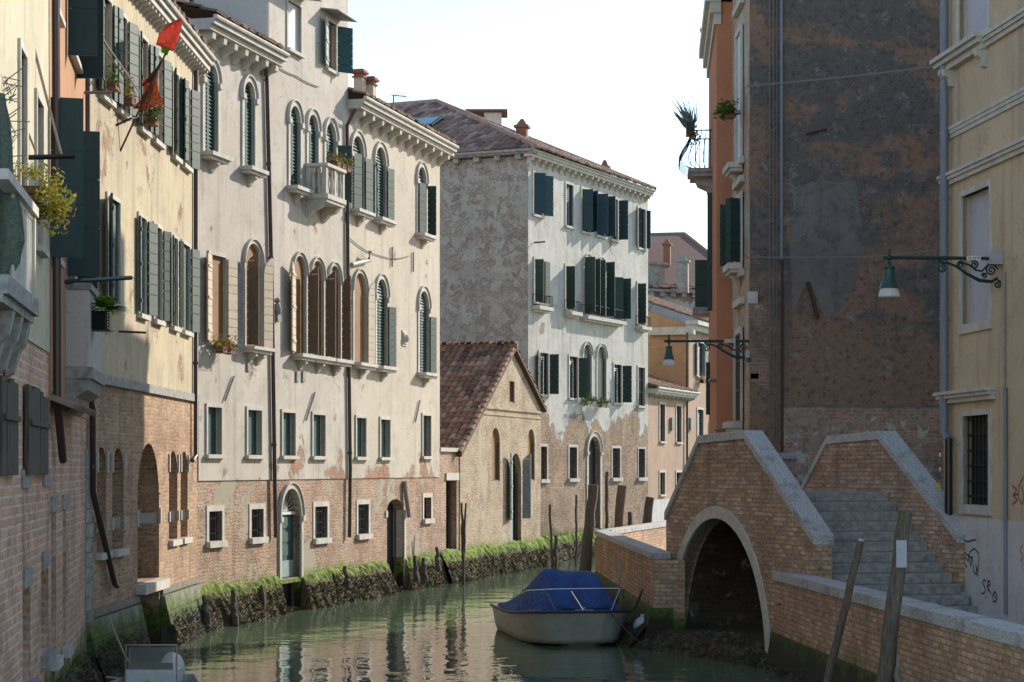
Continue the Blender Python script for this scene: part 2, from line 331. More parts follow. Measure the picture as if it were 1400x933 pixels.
ROOT = {}
def thing(name, label, cat, loc=(0, 0, 0), group=None):
    o = bpy.data.objects.new(name, None); COL.objects.link(o); o.location = loc; o.empty_display_size = .2
    o['label'] = label; o['category'] = cat
    if group: o['group'] = group
    ROOT[o.name] = Vector(loc); return o
def smooth(o, ang=40):
    for p in o.data.polygons: p.use_smooth = True
    try: o.data.set_sharp_from_angle(angle=math.radians(ang))
    except Exception: pass
def obj(name, mb, mat, parent=None, label=None, cat=None, group=None, kind=None, sm=False, loc=None, bevel=0):
    off = ROOT[parent.name] if parent else Vector(loc or (0, 0, 0))
    me = bpy.data.meshes.new(name); me.from_pydata([tuple(v - off) for v in mb.v], [], mb.f)
    me.materials.append(M[mat] if isinstance(mat, str) else mat)
    uvl = me.uv_layers.new(name='UVMap').data
    for p in me.polygons:
        n = p.normal; hz = math.hypot(n.x, n.y)
        if abs(n.z) > .75 or hz < 1e-6:
            for li in p.loop_indices: v = mb.v[me.loops[li].vertex_index]; uvl[li].uv = (v.x, v.y)
        else:
            tx, ty = -n.y / hz, n.x / hz
            if abs(tx) > abs(ty) * 1.0: 
                if tx < 0: tx, ty = -tx, -ty
            elif ty < 0: tx, ty = -tx, -ty
            for li in p.loop_indices: v = mb.v[me.loops[li].vertex_index]; uvl[li].uv = (v.x * tx + v.y * ty, v.z)
    at = me.attributes.new('rnd', 'FLOAT', 'FACE'); at.data.foreach_set('value', mb.r)
    o = bpy.data.objects.new(name, me); COL.objects.link(o)
    if parent: o.parent = parent
    elif loc: o.location = loc
    ROOT[o.name] = off
    if label: o['label'] = label
    if cat: o['category'] = cat
    if group: o['group'] = group
    if kind: o['kind'] = kind
    if sm: smooth(o)
    if bevel:
        m = o.modifiers.new('bevel', 'BEVEL'); m.width = bevel; m.segments = 2; m.limit_method = 'ANGLE'
    return o

def arch_pts(u0, u1, z0, z1, rise=None, n=12):
    r = (u1 - u0) / 2; c = (u0 + u1) / 2; h = r if rise is None else rise
    return [(u0, z0), (u1, z0)] + [(c + r * math.cos(math.pi * k / n), z1 - h + h * math.sin(math.pi * k / n)) for k in range(n + 1)]
def ring_pts(u0, u1, zs, zt, w, n=14):
    """arch band between inner curve (u0..u1, springing zs, crown zt) and the curve w outside it"""
    c = (u0 + u1) / 2; a = (u1 - u0) / 2; h = zt - zs
    inn = [(c + a * math.cos(math.pi * k / n), zs + h * math.sin(math.pi * k / n)) for k in range(n + 1)]
    out = [(c + (a + w) * math.cos(math.pi * k / n), zs + (h + w) * math.sin(math.pi * k / n)) for k in range(n + 1)]
    return inn, out
def band(mb, F, inn, out, d0, d1):
    for i in range(len(inn) - 1):
        q = [inn[i], out[i], out[i + 1], inn[i + 1]]
        mb.hexa([F.p(a, z, d0) for a, z in q] + [F.p(a, z, d1) for a, z in q], .5)

def wall(F, name, outline, holes, mat, parent, depth=.25, body=5.0, front=0.0, label=None):
    mb = MB(); loops = [outline] + [h for h in holes]
    V = [[Vector((u, z, 0)) for u, z in l] for l in loops]; flat = [p for l in loops for p in l]
    tr = tessellate_polygon(V); fs = []
    for t in tr:
        a, b, c = [flat[i] for i in t]; ar = (b[0] - a[0]) * (c[1] - a[1]) - (c[0] - a[0]) * (b[1] - a[1])
        if abs(ar) > 1e-9: fs.append(tuple(t) if ar < 0 else (t[0], t[2], t[1]))
    # outward orientation
    P = [F.p(u, z, front) for u, z in flat]
    a, b, c = [P[i] for i in fs[0]]
    if (b - a).cross(c - a).dot(F.n) < 0: fs = [tuple(reversed(f)) for f in fs]
    mb.add(P, fs, .5)
    for h in holes:
        n = len(h); ar = sum(h[i][0] * h[(i + 1) % n][1] - h[(i + 1) % n][0] * h[i][1] for i in range(n))
        A = [F.p(u, z, front) for u, z in h]; B = [F.p(u, z, front - depth) for u, z in h]
        mb.add(A + B, [(i, (i + 1) % n, n + (i + 1) % n, n + i) for i in range(n)], .5)
    n = len(outline); A = [F.p(u, z, front) for u, z in outline]; B = [F.p(u, z, front - body) for u, z in outline]
    mb.add(A + B, [(i, (i + 1) % n, n + (i + 1) % n, n + i) for i in range(n)] + [tuple(range(n, 2 * n))], .5)
    return obj(name, mb, mat, parent, label=label)

M['greenfaded'] = mat_simple('faded_green_paint', (.045, .085, .066), .6, .4, 7, stretch=(3, .5, 1), dark=(.02, .05, .04))
M['greendeep'] = mat_simple('deep_green_paint', (.016, .045, .036), .45, .3, 5, stretch=(3, .5, 1))
def leaf(F, uh, z0, z1, w, ang, side, mat, parent, arch=False, d=.03, th=.035, board=.19, name='shutter', cut=None):
    """board shutter hinged at uh; ang=0 closed, 90 straight out, 180 flat on the wall"""
    if mat == 'green': mat = R.choice(['green', 'green', 'greenfaded', 'greendeep'])
    ang += R.uniform(-3, 3); A = math.radians(ang) if side == 'L' else math.pi - math.radians(ang)
    G = F.sub(uh, d, A); mb = MB(); z = z0; k = max(1, round((z1 - z0) / board)); hb = (z1 - z0) / k
    for i in range(k):
        za, zb = z0 + i * hb + .006, z0 + (i + 1) * hb - .006
        def top(a): return w if not arch else w
        if arch and zb > z1 - w * 1.1:
            pts = []
            for zz in (za, zb):
                t = max(0, min(1, (zz - (z1 - w * 1.1)) / (w * 1.1))); pts.append(w * (1 - math.sqrt(max(0, 1 - t * t))) if True else 0)
            mb.prism(G, [(pts[0], za), (w, za), (w, zb), (min(pts[1], w * .9), zb)][::1], -th / 2, th / 2)
        else: mb.box(G, 0, w, za, zb, -th / 2, th / 2, .5)
    mb.box(G, w * .12, w * .9, z0 + .01, z1 - (w if arch else .01), -th * .2, th * .2, .5)
    for a in (.12, .5, .86): mb.box(G, .03, w - .03, z0 + (z1 - z0) * a - .03, z0 + (z1 - z0) * a + .03, -th / 2 - .018, th / 2 - .002, .5)
    return obj(name, mb, mat, parent)

def window(F, b, u0, u1, z0, z1, arch=False, fill='glass', sur=.1, surp=.035, surm='stone', sill=.06, sillw=.08, leaves=(), leafm='green',
           depth=.22, corb=0, bars=False, keyst=False, impost=False, front=0.0, label=None, sillm='stone', lw=None, wname='window', frm='greywood', leafz=None, rise=None):
    """surround (the window mesh) with frame, pane, sill, shutters as its children"""
    zs = z1 - (rise if rise is not None else (u1 - u0) / 2) if arch else z1
    fr = front; s = MB()
    if sur > 0:
        s.box(F, u0 - sur, u0, z0, zs, fr - depth * .5, fr + surp, .5); s.box(F, u1, u1 + sur, z0, zs, fr - depth * .5, fr + surp, .5)
        if arch:
            inn, out = ring_pts(u0, u1, zs, z1, sur); band(s, F, inn, out, fr - depth * .5, fr + surp)
            inn2, out2 = ring_pts(u0 - sur, u1 + sur, zs, z1 + sur, .035); band(s, F, inn2, out2, fr - .02, fr + surp + .04)
            if impost:
                for a, c in ((u0 - sur - .03, u0 - .002), (u1 + .002, u1 + sur + .03)): s.box(F, a, c, zs - .12, zs - .002, fr - .05, fr + surp + .05, .5)
        else: s.box(F, u0 - sur, u1 + sur, z1, z1 + sur, fr - depth * .5, fr + surp, .5)
        W = obj(wname, s, surm, b, label=label)
    else:
        m = MB(); e = .04
        m.box(F, u0, u0 + e, z0, zs, fr - depth + .03, fr - depth + .09, .5); m.box(F, u1 - e, u1, z0, zs, fr - depth + .03, fr - depth + .09, .5); m.box(F, u0 + e, u1 - e, z0, z0 + e, fr - depth + .03, fr - depth + .09, .5)
        W = obj(wname, m, frm, b, label=label)
    pts = arch_pts(u0 - .01, u1 + .01, z0, z1 + .01, None if rise is None else rise) if arch else [(u0 - .01, z0), (u1 + .01, z0), (u1 + .01, z1), (u0 - .01, z1)]
    mid = (u0 + u1) / 2
    if fill.startswith('P:'):
        p = MB(); p.prism(F, pts, fr - depth - .03, fr - depth + .0); obj('pane', p, 'darkin', W); mt_ = fill[2:]
        for a, c in ((u0 + .004, mid - .004), (mid + .004, u1 - .004)):
            m = MB(); k_ = max(3, round((zs - z0) / .22))
            for i in range(k_): m.box(F, a, c, z0 + .01 + (zs - z0 - .01) * i / k_, z0 + .006 + (zs - z0 - .01) * (i + 1) / k_, fr - depth + .01, fr - depth + .045, .5)
            m.box(F, a + .01, c - .01, z0 + .02, zs - .01, fr - depth + .005, fr - depth + .03, .5)
            if arch: m.prism(F, [(max(u0, min(c, x)), z_) if True else 0 for x, z_ in [(a, zs)] + [(x, z_) for x, z_ in pts[2:] if a - .001 <= x <= c + .001][::(1 if a > mid else 1)] + ([(a, zs)] if False else []) ], fr - depth + .01, fr - depth + .04) if False else m.box(F, a + (.5 * (c - a) if a < mid else 0), c - (.5 * (c - a) if a > mid else 0), zs, zs + (z1 - zs) * .80, fr - depth + .01, fr - depth + .04, .5)
            obj('shutter', m, mt_ if mt_ != 'green' else ('greenfaded' if u0 % .5 < .2 else 'green'), W)
    elif fill in ('glass', 'dark', 'brownin', 'curtain'):
        p = MB(); p.prism(F, pts, fr - depth - .03, fr - depth + .0); obj('pane', p, {'glass': 'glass', 'dark': 'darkin'}.get(fill, fill), W)
        if fill == 'glass':
            m = MB(); e = .035
            for a in (u0 + .002, mid - e / 2, u1 - e - .002): m.box(F, a, a + e, z0 + .002, zs - .002, fr - depth + .004, fr - depth + .045, .5)
            for zz in (z0 + .004, z0 + (zs - z0) * .35, z0 + (zs - z0) * .68, zs - e): m.box(F, u0 + .04, u1 - .04, zz, zz + e, fr - depth + .005, fr - depth + .04, .5)
            obj('frame', m, frm, W)
    else:   # closed shutters in the opening, louvred
        p = MB(); p.prism(F, pts, fr - depth - .03, fr - depth + .0); obj('pane', p, 'darkin', W)
        for a, c in ((u0 + .005, mid - .005), (mid + .005, u1 - .005)):
            m = MB(); zz = z0 + .01
            m.box(F, a, a + .05, z0 + .01, zs, fr - depth + .02, fr - depth + .06, .5); m.box(F, c - .05, c, z0 + .01, zs, fr - depth + .02, fr - depth + .06, .5)
            while zz < z1 - .03:
                aa, cc = a, c
                if arch and zz > zs:
                    r = (u1 - u0) / 2; hh = z1 - zs; w = r * math.sqrt(max(0, 1 - ((zz + .04 - zs) / hh) ** 2)); aa = max(a, mid - w); cc = min(c, mid + w)
                if cc - aa > .02:
                    q = [F.p(aa, zz, fr - depth + .055), F.p(cc, zz, fr - depth + .055), F.p(cc, zz + .015, fr - depth + .062), F.p(aa, zz + .015, fr - depth + .062)]
                    m.hexa(q + [F.p(aa, zz + .06, fr - depth + .018), F.p(cc, zz + .06, fr - depth + .018), F.p(cc, zz + .075, fr - depth + .025), F.p(aa, zz + .075, fr - depth + .025)], .5)
                zz += .085
            obj('shutter', m, fill, W)
    if sill:
        m = MB(); m.box(F, u0 - sillw, u1 + sillw, z0 - sill, z0 - .003, fr - depth * .5, fr + (.30 if corb else .10), .5)
        if corb:
            m.box(F, u0 - sillw + .05, u1 + sillw - .05, z0 - sill - .07, z0 - sill - .002, fr - .02, fr + .24, .5)
            for i in range(corb):
                uc = u0 + (u1 - u0) * ((i + .5) / corb if corb > 1 else .5)
                for sg in (0,): m.prism(F.sub(uc, fr, math.pi / 2), [(-.02, z0 - sill - .34), (.05, z0 - sill - .30), (.10, z0 - sill - .20), (.20, z0 - sill - .14), (.20, z0 - sill - .074), (-.02, z0 - sill - .074)], -.07, .07)
        obj('sill', m, sillm, W)
    if bars:
        m = MB(); k = max(2, round((u1 - u0) / .13)); 
        for i in range(1, k): c = F.p(u0 + (u1 - u0) * i / k, z0, fr - .06); m.tube([c, c + Vector((0, 0, z1 - z0))], .011, 6)
        kk = max(2, round((z1 - z0) / .28))
        for i in range(kk): zz = z0 + (z1 - z0) * (i + .5) / kk; m.tube([F.p(u0, zz, fr - .075), F.p(u1, zz, fr - .075)], .014, 6)
        obj('grille', m, 'iron', W)
    for lf in leaves:
        side, ang = lf[0], lf[1]; w = lf[2] if len(lf) > 2 and lf[2] else (lw or (u1 - u0) / 2); mt = lf[3] if len(lf) > 3 else leafm
        za, zb = leafz or (z0 + .02, zs if arch else z1 - .02)
        leaf(F, u0 - .01 if side == 'L' else u1 + .01, za, zb, w, ang, side, mt, W, arch=(len(lf) > 4 and lf[4]), d=fr + surp + .03)
    return W

def roof_tiles(mb, O, e, s, Le, Ls, inside=lambda a, b: True, tw=.22, tl=.38, h=.085):
    """rows of half-round clay tiles: e along the eave, s up the slope (unit vectors)"""
    e = e.normalized(); s = s.normalized(); n = e.cross(s)
    if n.z < 0: n = -n
    nc = int(Le / tw); nr = int(Ls / tl)
    for i in range(nc):
        j0 = R.uniform(-.06, .06)
        for j in range(nr + 1):
            a = (i + .5) * tw; b = j * tl + j0
            if not inside(a, b + tl / 2): continue
            w0 = tw * .62; w1 = tw * .48; L = tl * 1.12; r = R.random(); lift = R.uniform(0, .012); jj = R.uniform(-.012, .012)
            base = O + e * (a + jj) + s * b; vs = []
            for (w, l, up) in ((w0, 0, .03 + lift), (w1, L, 0)):
                for k in range(5):
                    th = math.pi * (k / 4); vs.append(base + e * (-w * math.cos(th)) + s * l + n * (h * math.sin(th) + up))
            mb.add(vs, [(k, k + 1, 6 + k, 5 + k) for k in range(4)] + [(0, 4, 3, 2, 1)], r)
def pipe(F, pts, r, name, mat, parent, brackets=(), d=None, label=None):
    """pts: (px, py) or (px, py, d) on the wall plane"""
    P = []
    for q in pts:
        dd = q[2] if len(q) > 2 else (d if d is not None else r + .04)
        P.append(F.p(F.u(q[0], dd), F.z(q[0], q[1], dd), dd))
    mb = MB(); mb.tube(P, r, 10)
    a, b = P[0], P[-1]; n = int(abs(a.z - b.z) / 2)
    for i in range(1, n):
        zz = a.z + (b.z - a.z) * i / n
        for j in range(len(P) - 1):
            if (P[j].z - zz) * (P[j + 1].z - zz) <= 0 and abs(P[j].z - P[j + 1].z) > .3:
                c = P[j] + (P[j + 1] - P[j]) * ((zz - P[j].z) / (P[j + 1].z - P[j].z)); mb.tube([c + Vector((0, 0, .03)), c - Vector((0, 0, .03))], r * 1.2, 10); break
    return obj(name, mb, mat, parent, sm=True, label=label)

def objs(name, mb, mat, parent, **kw):
    """one object per separate piece of the mesh"""
    par = list(range(len(mb.v)))
    def find(a):
        while par[a] != a: par[a] = par[par[a]]; a = par[a]
        return a
    for f in mb.f:
        for i in f[1:]: par[find(i)] = find(f[0])
    grp = {}
    for k, f in enumerate(mb.f): grp.setdefault(find(f[0]), []).append(k)
    out = []
    for fs in grp.values():
        m = MB(); ids = sorted({i for k in fs for i in mb.f[k]}); mp = {i: n for n, i in enumerate(ids)}
        m.v = [mb.v[i] for i in ids]; m.f = [tuple(mp[i] for i in mb.f[k]) for k in fs]; m.r = [mb.r[k] for k in fs]; out.append(obj(name, m, mat, parent, **kw))
    return out
def mk_dark():
    t = NT('soot_stained_old_render')
    lay = t.math('ADD', t.noise(1.0, 7, .62, vec=t.mapping((.22, .55, 1)), dist=.4), t.math('MULTIPLY', t.ramp(t.wz(), 8.0, 5.0), .09)); blot = t.noise(1.1, 9, .78); fine = t.noise(7, 8, .8); speck = t.noise(22, 4, .8); drip = t.noise(1, 6, .7, vec=t.mapping((2.2, .22, 1)))
    col = t.mix(t.ramp(t.math('ADD', lay, t.math('MULTIPLY', t.math('SUBTRACT', blot, .5), .9)), .44, .58), (.135, .127, .115), (.285, .175, .120))
    col = t.mix(t.math('MULTIPLY', t.ramp(fine, .50, .62), .75), col, (.060, .056, .052))
    col = t.mix(t.math('MULTIPLY', t.ramp(t.noise(2.6, 9, .8), .55, .62), .55), col, (.33, .31, .29))
    col = t.mix(t.math('MULTIPLY', t.ramp(speck, .60, .68), .7), col, (.52, .49, .45))
    col = t.mix(t.math('MULTIPLY', t.ramp(drip, .54, .66), .5), col, (.12, .11, .105))
    M['dark'] = t.fin(col, .9, t.bump(t.math('ADD', t.math('MULTIPLY', blot, 3), fine), .9, .03))
    t = NT('crumbling_lower_render'); bc, bh = brick_nodes(t, (.42, .24, .16), (.24, .13, .09), (.36, .32, .27), .26, .075, .014, .01)
    n = t.noise(.9, 8, .7, dist=.5); n2 = t.noise(5, 7, .75)
    pl = t.mix(t.ramp(n2, .45, .6), (.36, .27, .21), (.20, .16, .14)); pl = t.mix(t.ramp(t.noise(1.7, 8, .7), .53, .57), pl, (.46, .44, .40))
    col = t.mix(t.ramp(n, .47, .50), pl, bc); M['lower'] = t.fin(col, .9, t.bump(t.math('ADD', n, t.math('MULTIPLY', n2, .5)), 1.0, .05))
    t = NT('shade_darkened_wet_brick'); bc, bh = brick_nodes(t, (.075, .05, .035), (.03, .022, .018), (.05, .045, .04), .25, .078, .012, .004)  # wet brick, with the deep shade under the arch put into its colour
    M['shadewetbrick'] = t.fin(t.mix(t.ramp(t.noise(1.2, 6, .7), .55, .62), bc, (.11, .105, .09)), .7, t.bump(bh, .8, .02))
mk_dark()
# ================================================================== LEFT BANK BUILDINGS
def rect(u0, u1, z0, z1): return [(u0, z0), (u1, z0), (u1, z1), (u0, z1)]
def build(F, b, mat, outline, specs, name='wall', depth=.22, body=6, front=0.0):
    """specs: (px0, px1, z0, z1, kwargs); one wall mesh with the openings cut out, then the windows"""
    holes = []; S = []
    for sp in specs:
        a, c = F.u(sp[0]), F.u(sp[1]); kw = dict(sp[4]) if len(sp) > 4 else {}
        dp = kw.get('depth', depth); S.append((a, c, sp[2], sp[3], kw))
        holes.append(arch_pts(a, c, sp[2], sp[3], kw.get('rise')) if kw.get('arch') else rect(a, c, sp[2], sp[3]))
    wall(F, name, outline, holes, mat, b, depth=max([s[4].get('depth', depth) for s in S] + [depth]) + .03, body=body, front=front)
    return [window(F, b, s[0], s[1], s[2], s[3], front=front, **{**{'depth': depth}, **s[4]}) for s in S]
def cornice(F, b, u0, u1, z, proj, h, n, cs, mat='stone', tile=True, cm='corbel', back=.1):
    m = MB(); m.box(F, u0, u1, z - h * .35, z, -.05, proj, .5); m.box(F, u0, u1, z - h * .7, z - h * .352, -.05, proj * .82, .5)
    m.tube([F.p(u0, z + .03, proj + .02), F.p(u1, z + .03, proj + .02)], .055, 8)
    c = obj('cornice', m, mat, b)
    for i in range(n):
        uc = u0 + (u1 - u0) * (i + .5) / n; G = F.sub(uc, 0, math.pi / 2); k = MB(); zb = z - h * .702
        k.prism(G, [(-.02, zb - cs * 1.25), (.06, zb - cs * 1.15), (proj * .35, zb - cs * .7), (proj * .72, zb - cs * .5), (proj * .76, zb), (-.02, zb)], -cs * .3, cs * .3)
        obj(cm, k, mat, c)
    return c

# --- ochre house over brick (nearest complete facade on the left)
FB = Frame((-6.985, 33.75), (-6.83, 45.0), side=(1, 0)); LB = FB.L
bB = thing('canal_house', 'ochre rendered house over a red brick ground floor, with two rows of green shutters', 'building', (-7, 39, 0))
gu, gl = 'green', 'green'
up = dict(fill='brownin', sur=.07, sill=.09, leafm='green', depth=.08)
lo = dict(fill='P:green', sur=.07, sill=.09, depth=.08)
rowU = [(134, 148), (157.5, 169), (187, 198), (206, 217), (232.8, 240.5), (246, 255.5)]
spU = [(a, c, 9.8, 11.5, dict(up, leaves=(('L', 174 - i, .42), ('R', 171 - i, .38)))) for i, (a, c) in enumerate(rowU)]
spL = [(143, 160, 6.35, 8.15, dict(lo, leaves=(('L', 166, .60),))),
       (186, 196, 6.35, 8.15, dict(lo, leaves=(('L', 175, .2), ('R', 170, .45)))),
       (207, 217, 6.35, 8.15, dict(lo, leaves=(('R', 160, .2),))),
       (231, 239, 6.35, 8.15, dict(lo, leaves=(('L', 172, .42), ('R', 150, .12)))),
       (246, 256, 6.35, 8.15, dict(lo, leaves=(('R', 168, .42),)))]
build(FB, bB, 'ochre', rect(0, LB, 5.0, 12.25), spU + spL, 'upper_wall', front=.03, body=6)
nich = dict(arch=True, fill='dark', sur=0, depth=.45, sill=.12, sillw=.06)
ws = build(FB, bB, 'ochre_brick', rect(0, LB, -.8, 4.998), [(132.6, 145, 2.07, 3.85, dict(nich)), (153.5, 169, 2.07, 3.85, dict(nich)), (188, 217.5, 1.36, 3.97, dict(nich, sill=0, wname='doorway', depth=.6)),
      (188, 217.5, -.3, 1.15, dict(fill='dark', sur=0, sill=0, depth=.6, wname='water_gate')), (231, 242.6, 2.05, 3.85, dict(nich)), (247, 256.5, 2.05, 3.85, dict(nich))], 'brick_wall', depth=.45, body=6)
for i, (a, c) in enumerate([(132.6, 145), (153.5, 169), (188, 217.5), (231, 242.6), (247, 256.5)]):
    m = MB(); ua, uc = FB.u(a), FB.u(c)
    for (za, zb) in ((3.42, 3.78), (2.42, 2.62)):
        if i == 2: za, zb = (3.0, 3.02) if za > 3 else (2.42, 2.72)
        m.box(FB, ua - .08, ua - .003, za, zb, -.05, .035, .5); m.box(FB, uc + .003, uc + .08, za, zb, -.05, .035, .5)
    m.box(FB, uc - .012, uc - .002, 2.42, 2.62, -.44, -.06, .5)
    objs('impost_block', m, 'stone', ws[i])
m = MB(); m.box(FB, 0, LB, 4.92, 5.08, .032, .075, .5); obj('string_course', m, 'stonedirty', bB)
m = MB(); m.box(FB, FB.u(186), FB.u(220), 1.16, 1.34, -.4, .18, .5); obj('threshold', m, 'stone', bB)
m = MB()
for ua, ub in ((0, FB.u(187)), (FB.u(219), LB)):
    m.box(FB, ua, ub, 1.02, 1.14, .002, .06, .5)
    m.prism(FB.sub(ua, 0, math.pi / 2), [(0, -.5), (.42, -.5), (.12, .78), (.10, .98), (0, 1.0)], 0, -(ub - ua)) if False else None
    for k in range(5):
        z0 = -.5 + .3 * k; o0 = .40 - .07 * k
        m.hexa([FB.p(ua, z0, 0), FB.p(ub, z0, 0), FB.p(ub, z0, o0 + .03), FB.p(ua, z0, o0 + .03), FB.p(ua, z0 + .29, 0), FB.p(ub, z0 + .29, 0), FB.p(ub, z0 + .29, o0 - .03), FB.p(ua, z0 + .29, o0 - .03)], .5)
base_m = NT('battered_stone_base'); c_ = base_m.mix(base_m.ramp(base_m.noise(3, 5), .3, .7), (.30, .27, .23), (.18, .16, .14)); M['basestone'] = base_m.fin(algae(base_m, c_, 1.15), .9, base_m.bump(base_m.noise(9, 5), .8, .02))
objs('battered_base', m, 'basestone', bB)
m = MB(); z = .2; k = 0
while z < 3.8:
    h = .24; w = .55 if k % 2 else .38; m.box(FB, -.04, w, z, z + h - .012, -.3, .055, .5); z += h; k += 1
obj('quoins', m, 'stonedirty', bB)
cornice(FB, bB, 0, LB + .05, 12.35, .33, .34, 34, .13, cm='dentil')
pipe(FB, [(119, -60), (119, 300), (120, 520), (127, 560), (127, 672), (157, 798), (160, 801)], .055, 'drainpipe', 'pipebrown', bB)
pipe(FB, [(268, 95), (268, 622), (263, 630)], .05, 'drainpipe', 'pipebrown', bB)
m = MB()
for px, py in ((148, 455), (164, 453)): pass
m.tube([FB.p(FB.u(160), 5.9, .03), FB.p(FB.u(165), 5.9, .45)], .02, 6); obj('iron_bracket', m, 'rust', bB)
Or = FB.p(-.1, 12.40, .36); m = MB(); roof_tiles(m, Or, FB.t, (-FB.n + Vector((0, 0, .35))), LB + .1, 4.5); m.add([Or, FB.p(LB, 12.4, .36), FB.p(LB, 14.4, -5.6), FB.p(0, 14.4, -5.6)], [(0, 1, 2, 3)], .1)
obj('roof', m, 'tile', bB)

# --- cream palazzo row: three houses on one line
FC = Frame((-6.83, 45.0), (-6.83 + .2503 * 40, 45.0 + .968 * 40), side=(1, 0))
u270, uCD, uDE, uE = 0.0, FC.u(366), FC.u(474.5), FC.u(600)
bC = thing('canal_house', 'cream house with two arched green windows under its cornice, left of the tower house', 'building', (-6.3, 47, 0))
bD = thing('tower_house', 'tallest cream house with a small stone balcony and brown arched shutters', 'building', (-5, 52, 0))
bE = thing('canal_house', 'warm cream house with two chimneys, right of the tall tower house', 'building', (-3, 59, 0))
au = dict(arch=True, fill='greenteal', sur=.13, impost=True, corb=1, sill=.09, sillw=.20, depth=.12)
sm_ = dict(fill='P:greenteal', sur=.08, sill=.09, sillw=.13, depth=.16, leaves=())
gr = dict(fill='dark', sur=.13, sill=.14, sillw=.13, bars=True, depth=.15, surp=.02)
wC = build(FC, bC, 'cream', rect(0, uCD, 3.22, 13.1),
    [(277, 295, 10.4, 12.4, au), (331, 345.5, 10.4, 12.4, au),
     (284, 306, 6.26, 8.2, dict(fill='brownin', sur=.08, sill=.06, leaves=(('L', 172, .42, 'creamleaf'), ('R', 176, .42, 'creamleaf'), ), depth=.05)),
     (333, 355, 6.3, 8.7, dict(arch=True, fill='brownin', sur=.09, corb=2, sillw=.15, sill=.08, leaves=(('L', 95, .30, 'greywood', True), ('R', 168, .40, 'creamleaf', True)), leafz=(6.32, 8.45), depth=.06)),
     (281, 300, 3.8, 4.84, sm_), (336, 355, 3.8, 4.84, sm_)], 'plaster_wall', front=.03, body=7)
build(FC, bC, 'rubble', rect(0, uCD, -.8, 3.218), [(285, 303, 1.88, 2.54, gr), (343, 359.5, 1.88, 2.54, gr)], 'brick_base', body=7)
for px0 in (285, 340):   # green inner shutters of the mezzanine windows
    pass
cornice(FC, bC, -.25, uCD - .02, 13.2, .5, .34, 7, .30)
Or = FC.p(-.3, 13.28, .52); m = MB(); roof_tiles(m, Or, FC.t, (-FC.n + Vector((0, 0, .33))), uCD + .2, 6.5); m.add([Or, FC.p(uCD, 13.28, .52), FC.p(uCD, 15.5, -6.5), FC.p(-.3, 15.5, -6.5)], [(0, 1, 2, 3)], .1); obj('roof', m, 'tile', bC)

wD = build(FC, bD, 'cream', rect(uCD + .002, uDE, 3.22, 17.5),
    [(394, 408, 10.35, 12.35, dict(au, corb=1)), (419, 432.5, 10.35, 12.35, dict(au, sill=0, corb=0)), (443, 457, 10.35, 12.35, dict(au, sill=0, corb=0, leaves=(('R', 120, .36),), leafz=(10.37, 11.85))),
     (391, 409, 13.68, 14.85, dict(fill='curtain', depth=.06, sur=.08, sill=.08)),
     (444, 457, 13.72, 14.95, dict(fill='brownin', sur=.06, sill=.08, depth=.1, leaves=(('L', 168, .45, 'paleblue'), ('R', 140, .45, 'greenteal')))),
     (399, 416, 6.3, 8.72, dict(arch=True, fill='brownin', sur=.08, sill=.09, sillw=.10, leaves=(('L', 172, .50, 'creamleaf', True), ('R', 88, .28, 'greywood', True)), leafz=(6.33, 8.5), corb=1, depth=.05)),
     (423.5, 440, 6.3, 8.72, dict(arch=True, fill='brownin', sur=.08, sill=.09, sillw=.28, leaves=(('R', 88, .28, 'greywood', True),), leafz=(6.33, 8.5), corb=1, depth=.05)),
     (447.5, 463, 6.3, 8.72, dict(arch=True, fill='brownin', sur=.08, sill=.09, sillw=.28, leaves=(('R', 80, .26, 'greywood', True),), leafz=(6.33, 8.5), corb=1, depth=.05)),
     (384, 401, 3.8, 4.84, sm_), (425.5, 442, 3.8, 4.84, sm_)], 'plaster_wall', front=.03, body=9)
build(FC, bD, 'rubble', rect(uCD + .002, uDE, -.8, 3.218),
    [(383, 410, .82, 3.0, dict(arch=True, fill='dark', sur=.13, sill=0, depth=.24, impost=True, wname='doorway', surp=.05)),
     (383, 410, -.6, .70, dict(fill='dark', sur=0, sill=0, depth=.24, wname='water_gate')), (430, 447, 1.72, 2.52, gr)], 'brick_base', body=9)
dw = thing('x', 'x', 'x') if False else None
# door leaves and fanlight of the arched water door
m = MB(); ua, uc = FC.u(383), FC.u(410); m.box(FC, ua + .02, (ua + uc) / 2 - .01, 1.25, 2.35, -.22, -.17, .5); m.box(FC, (ua + uc) / 2 + .01, uc - .02, 1.25, 2.35, -.22, -.17, .5)
for k in range(3): m.box(FC, ua + .08, uc - .08, 1.35 + .34 * k, 1.62 + .34 * k, -.172, -.155, .5)
dr = obj('door', m, 'greenteal', bD); m = MB(); m.box(FC, ua + .02, uc - .02, .84, 1.24, -.22, -.14, .5); obj('kick_board', m, 'paleblue', dr)
m = MB(); cc = (ua + uc) / 2; m.box(FC, ua, uc, 2.36, 2.43, -.2, -.1, .5)
for k in range(9):
    th = math.pi * (k + .5) / 9; m.tube([FC.p(cc, 2.44, -.14), FC.p(cc + .5 * (uc - ua) * .97 * math.cos(th), 2.44 + .52 * math.sin(th), -.14)], .012, 5)
obj('fanlight_grille', m, 'whitepaint', dr)
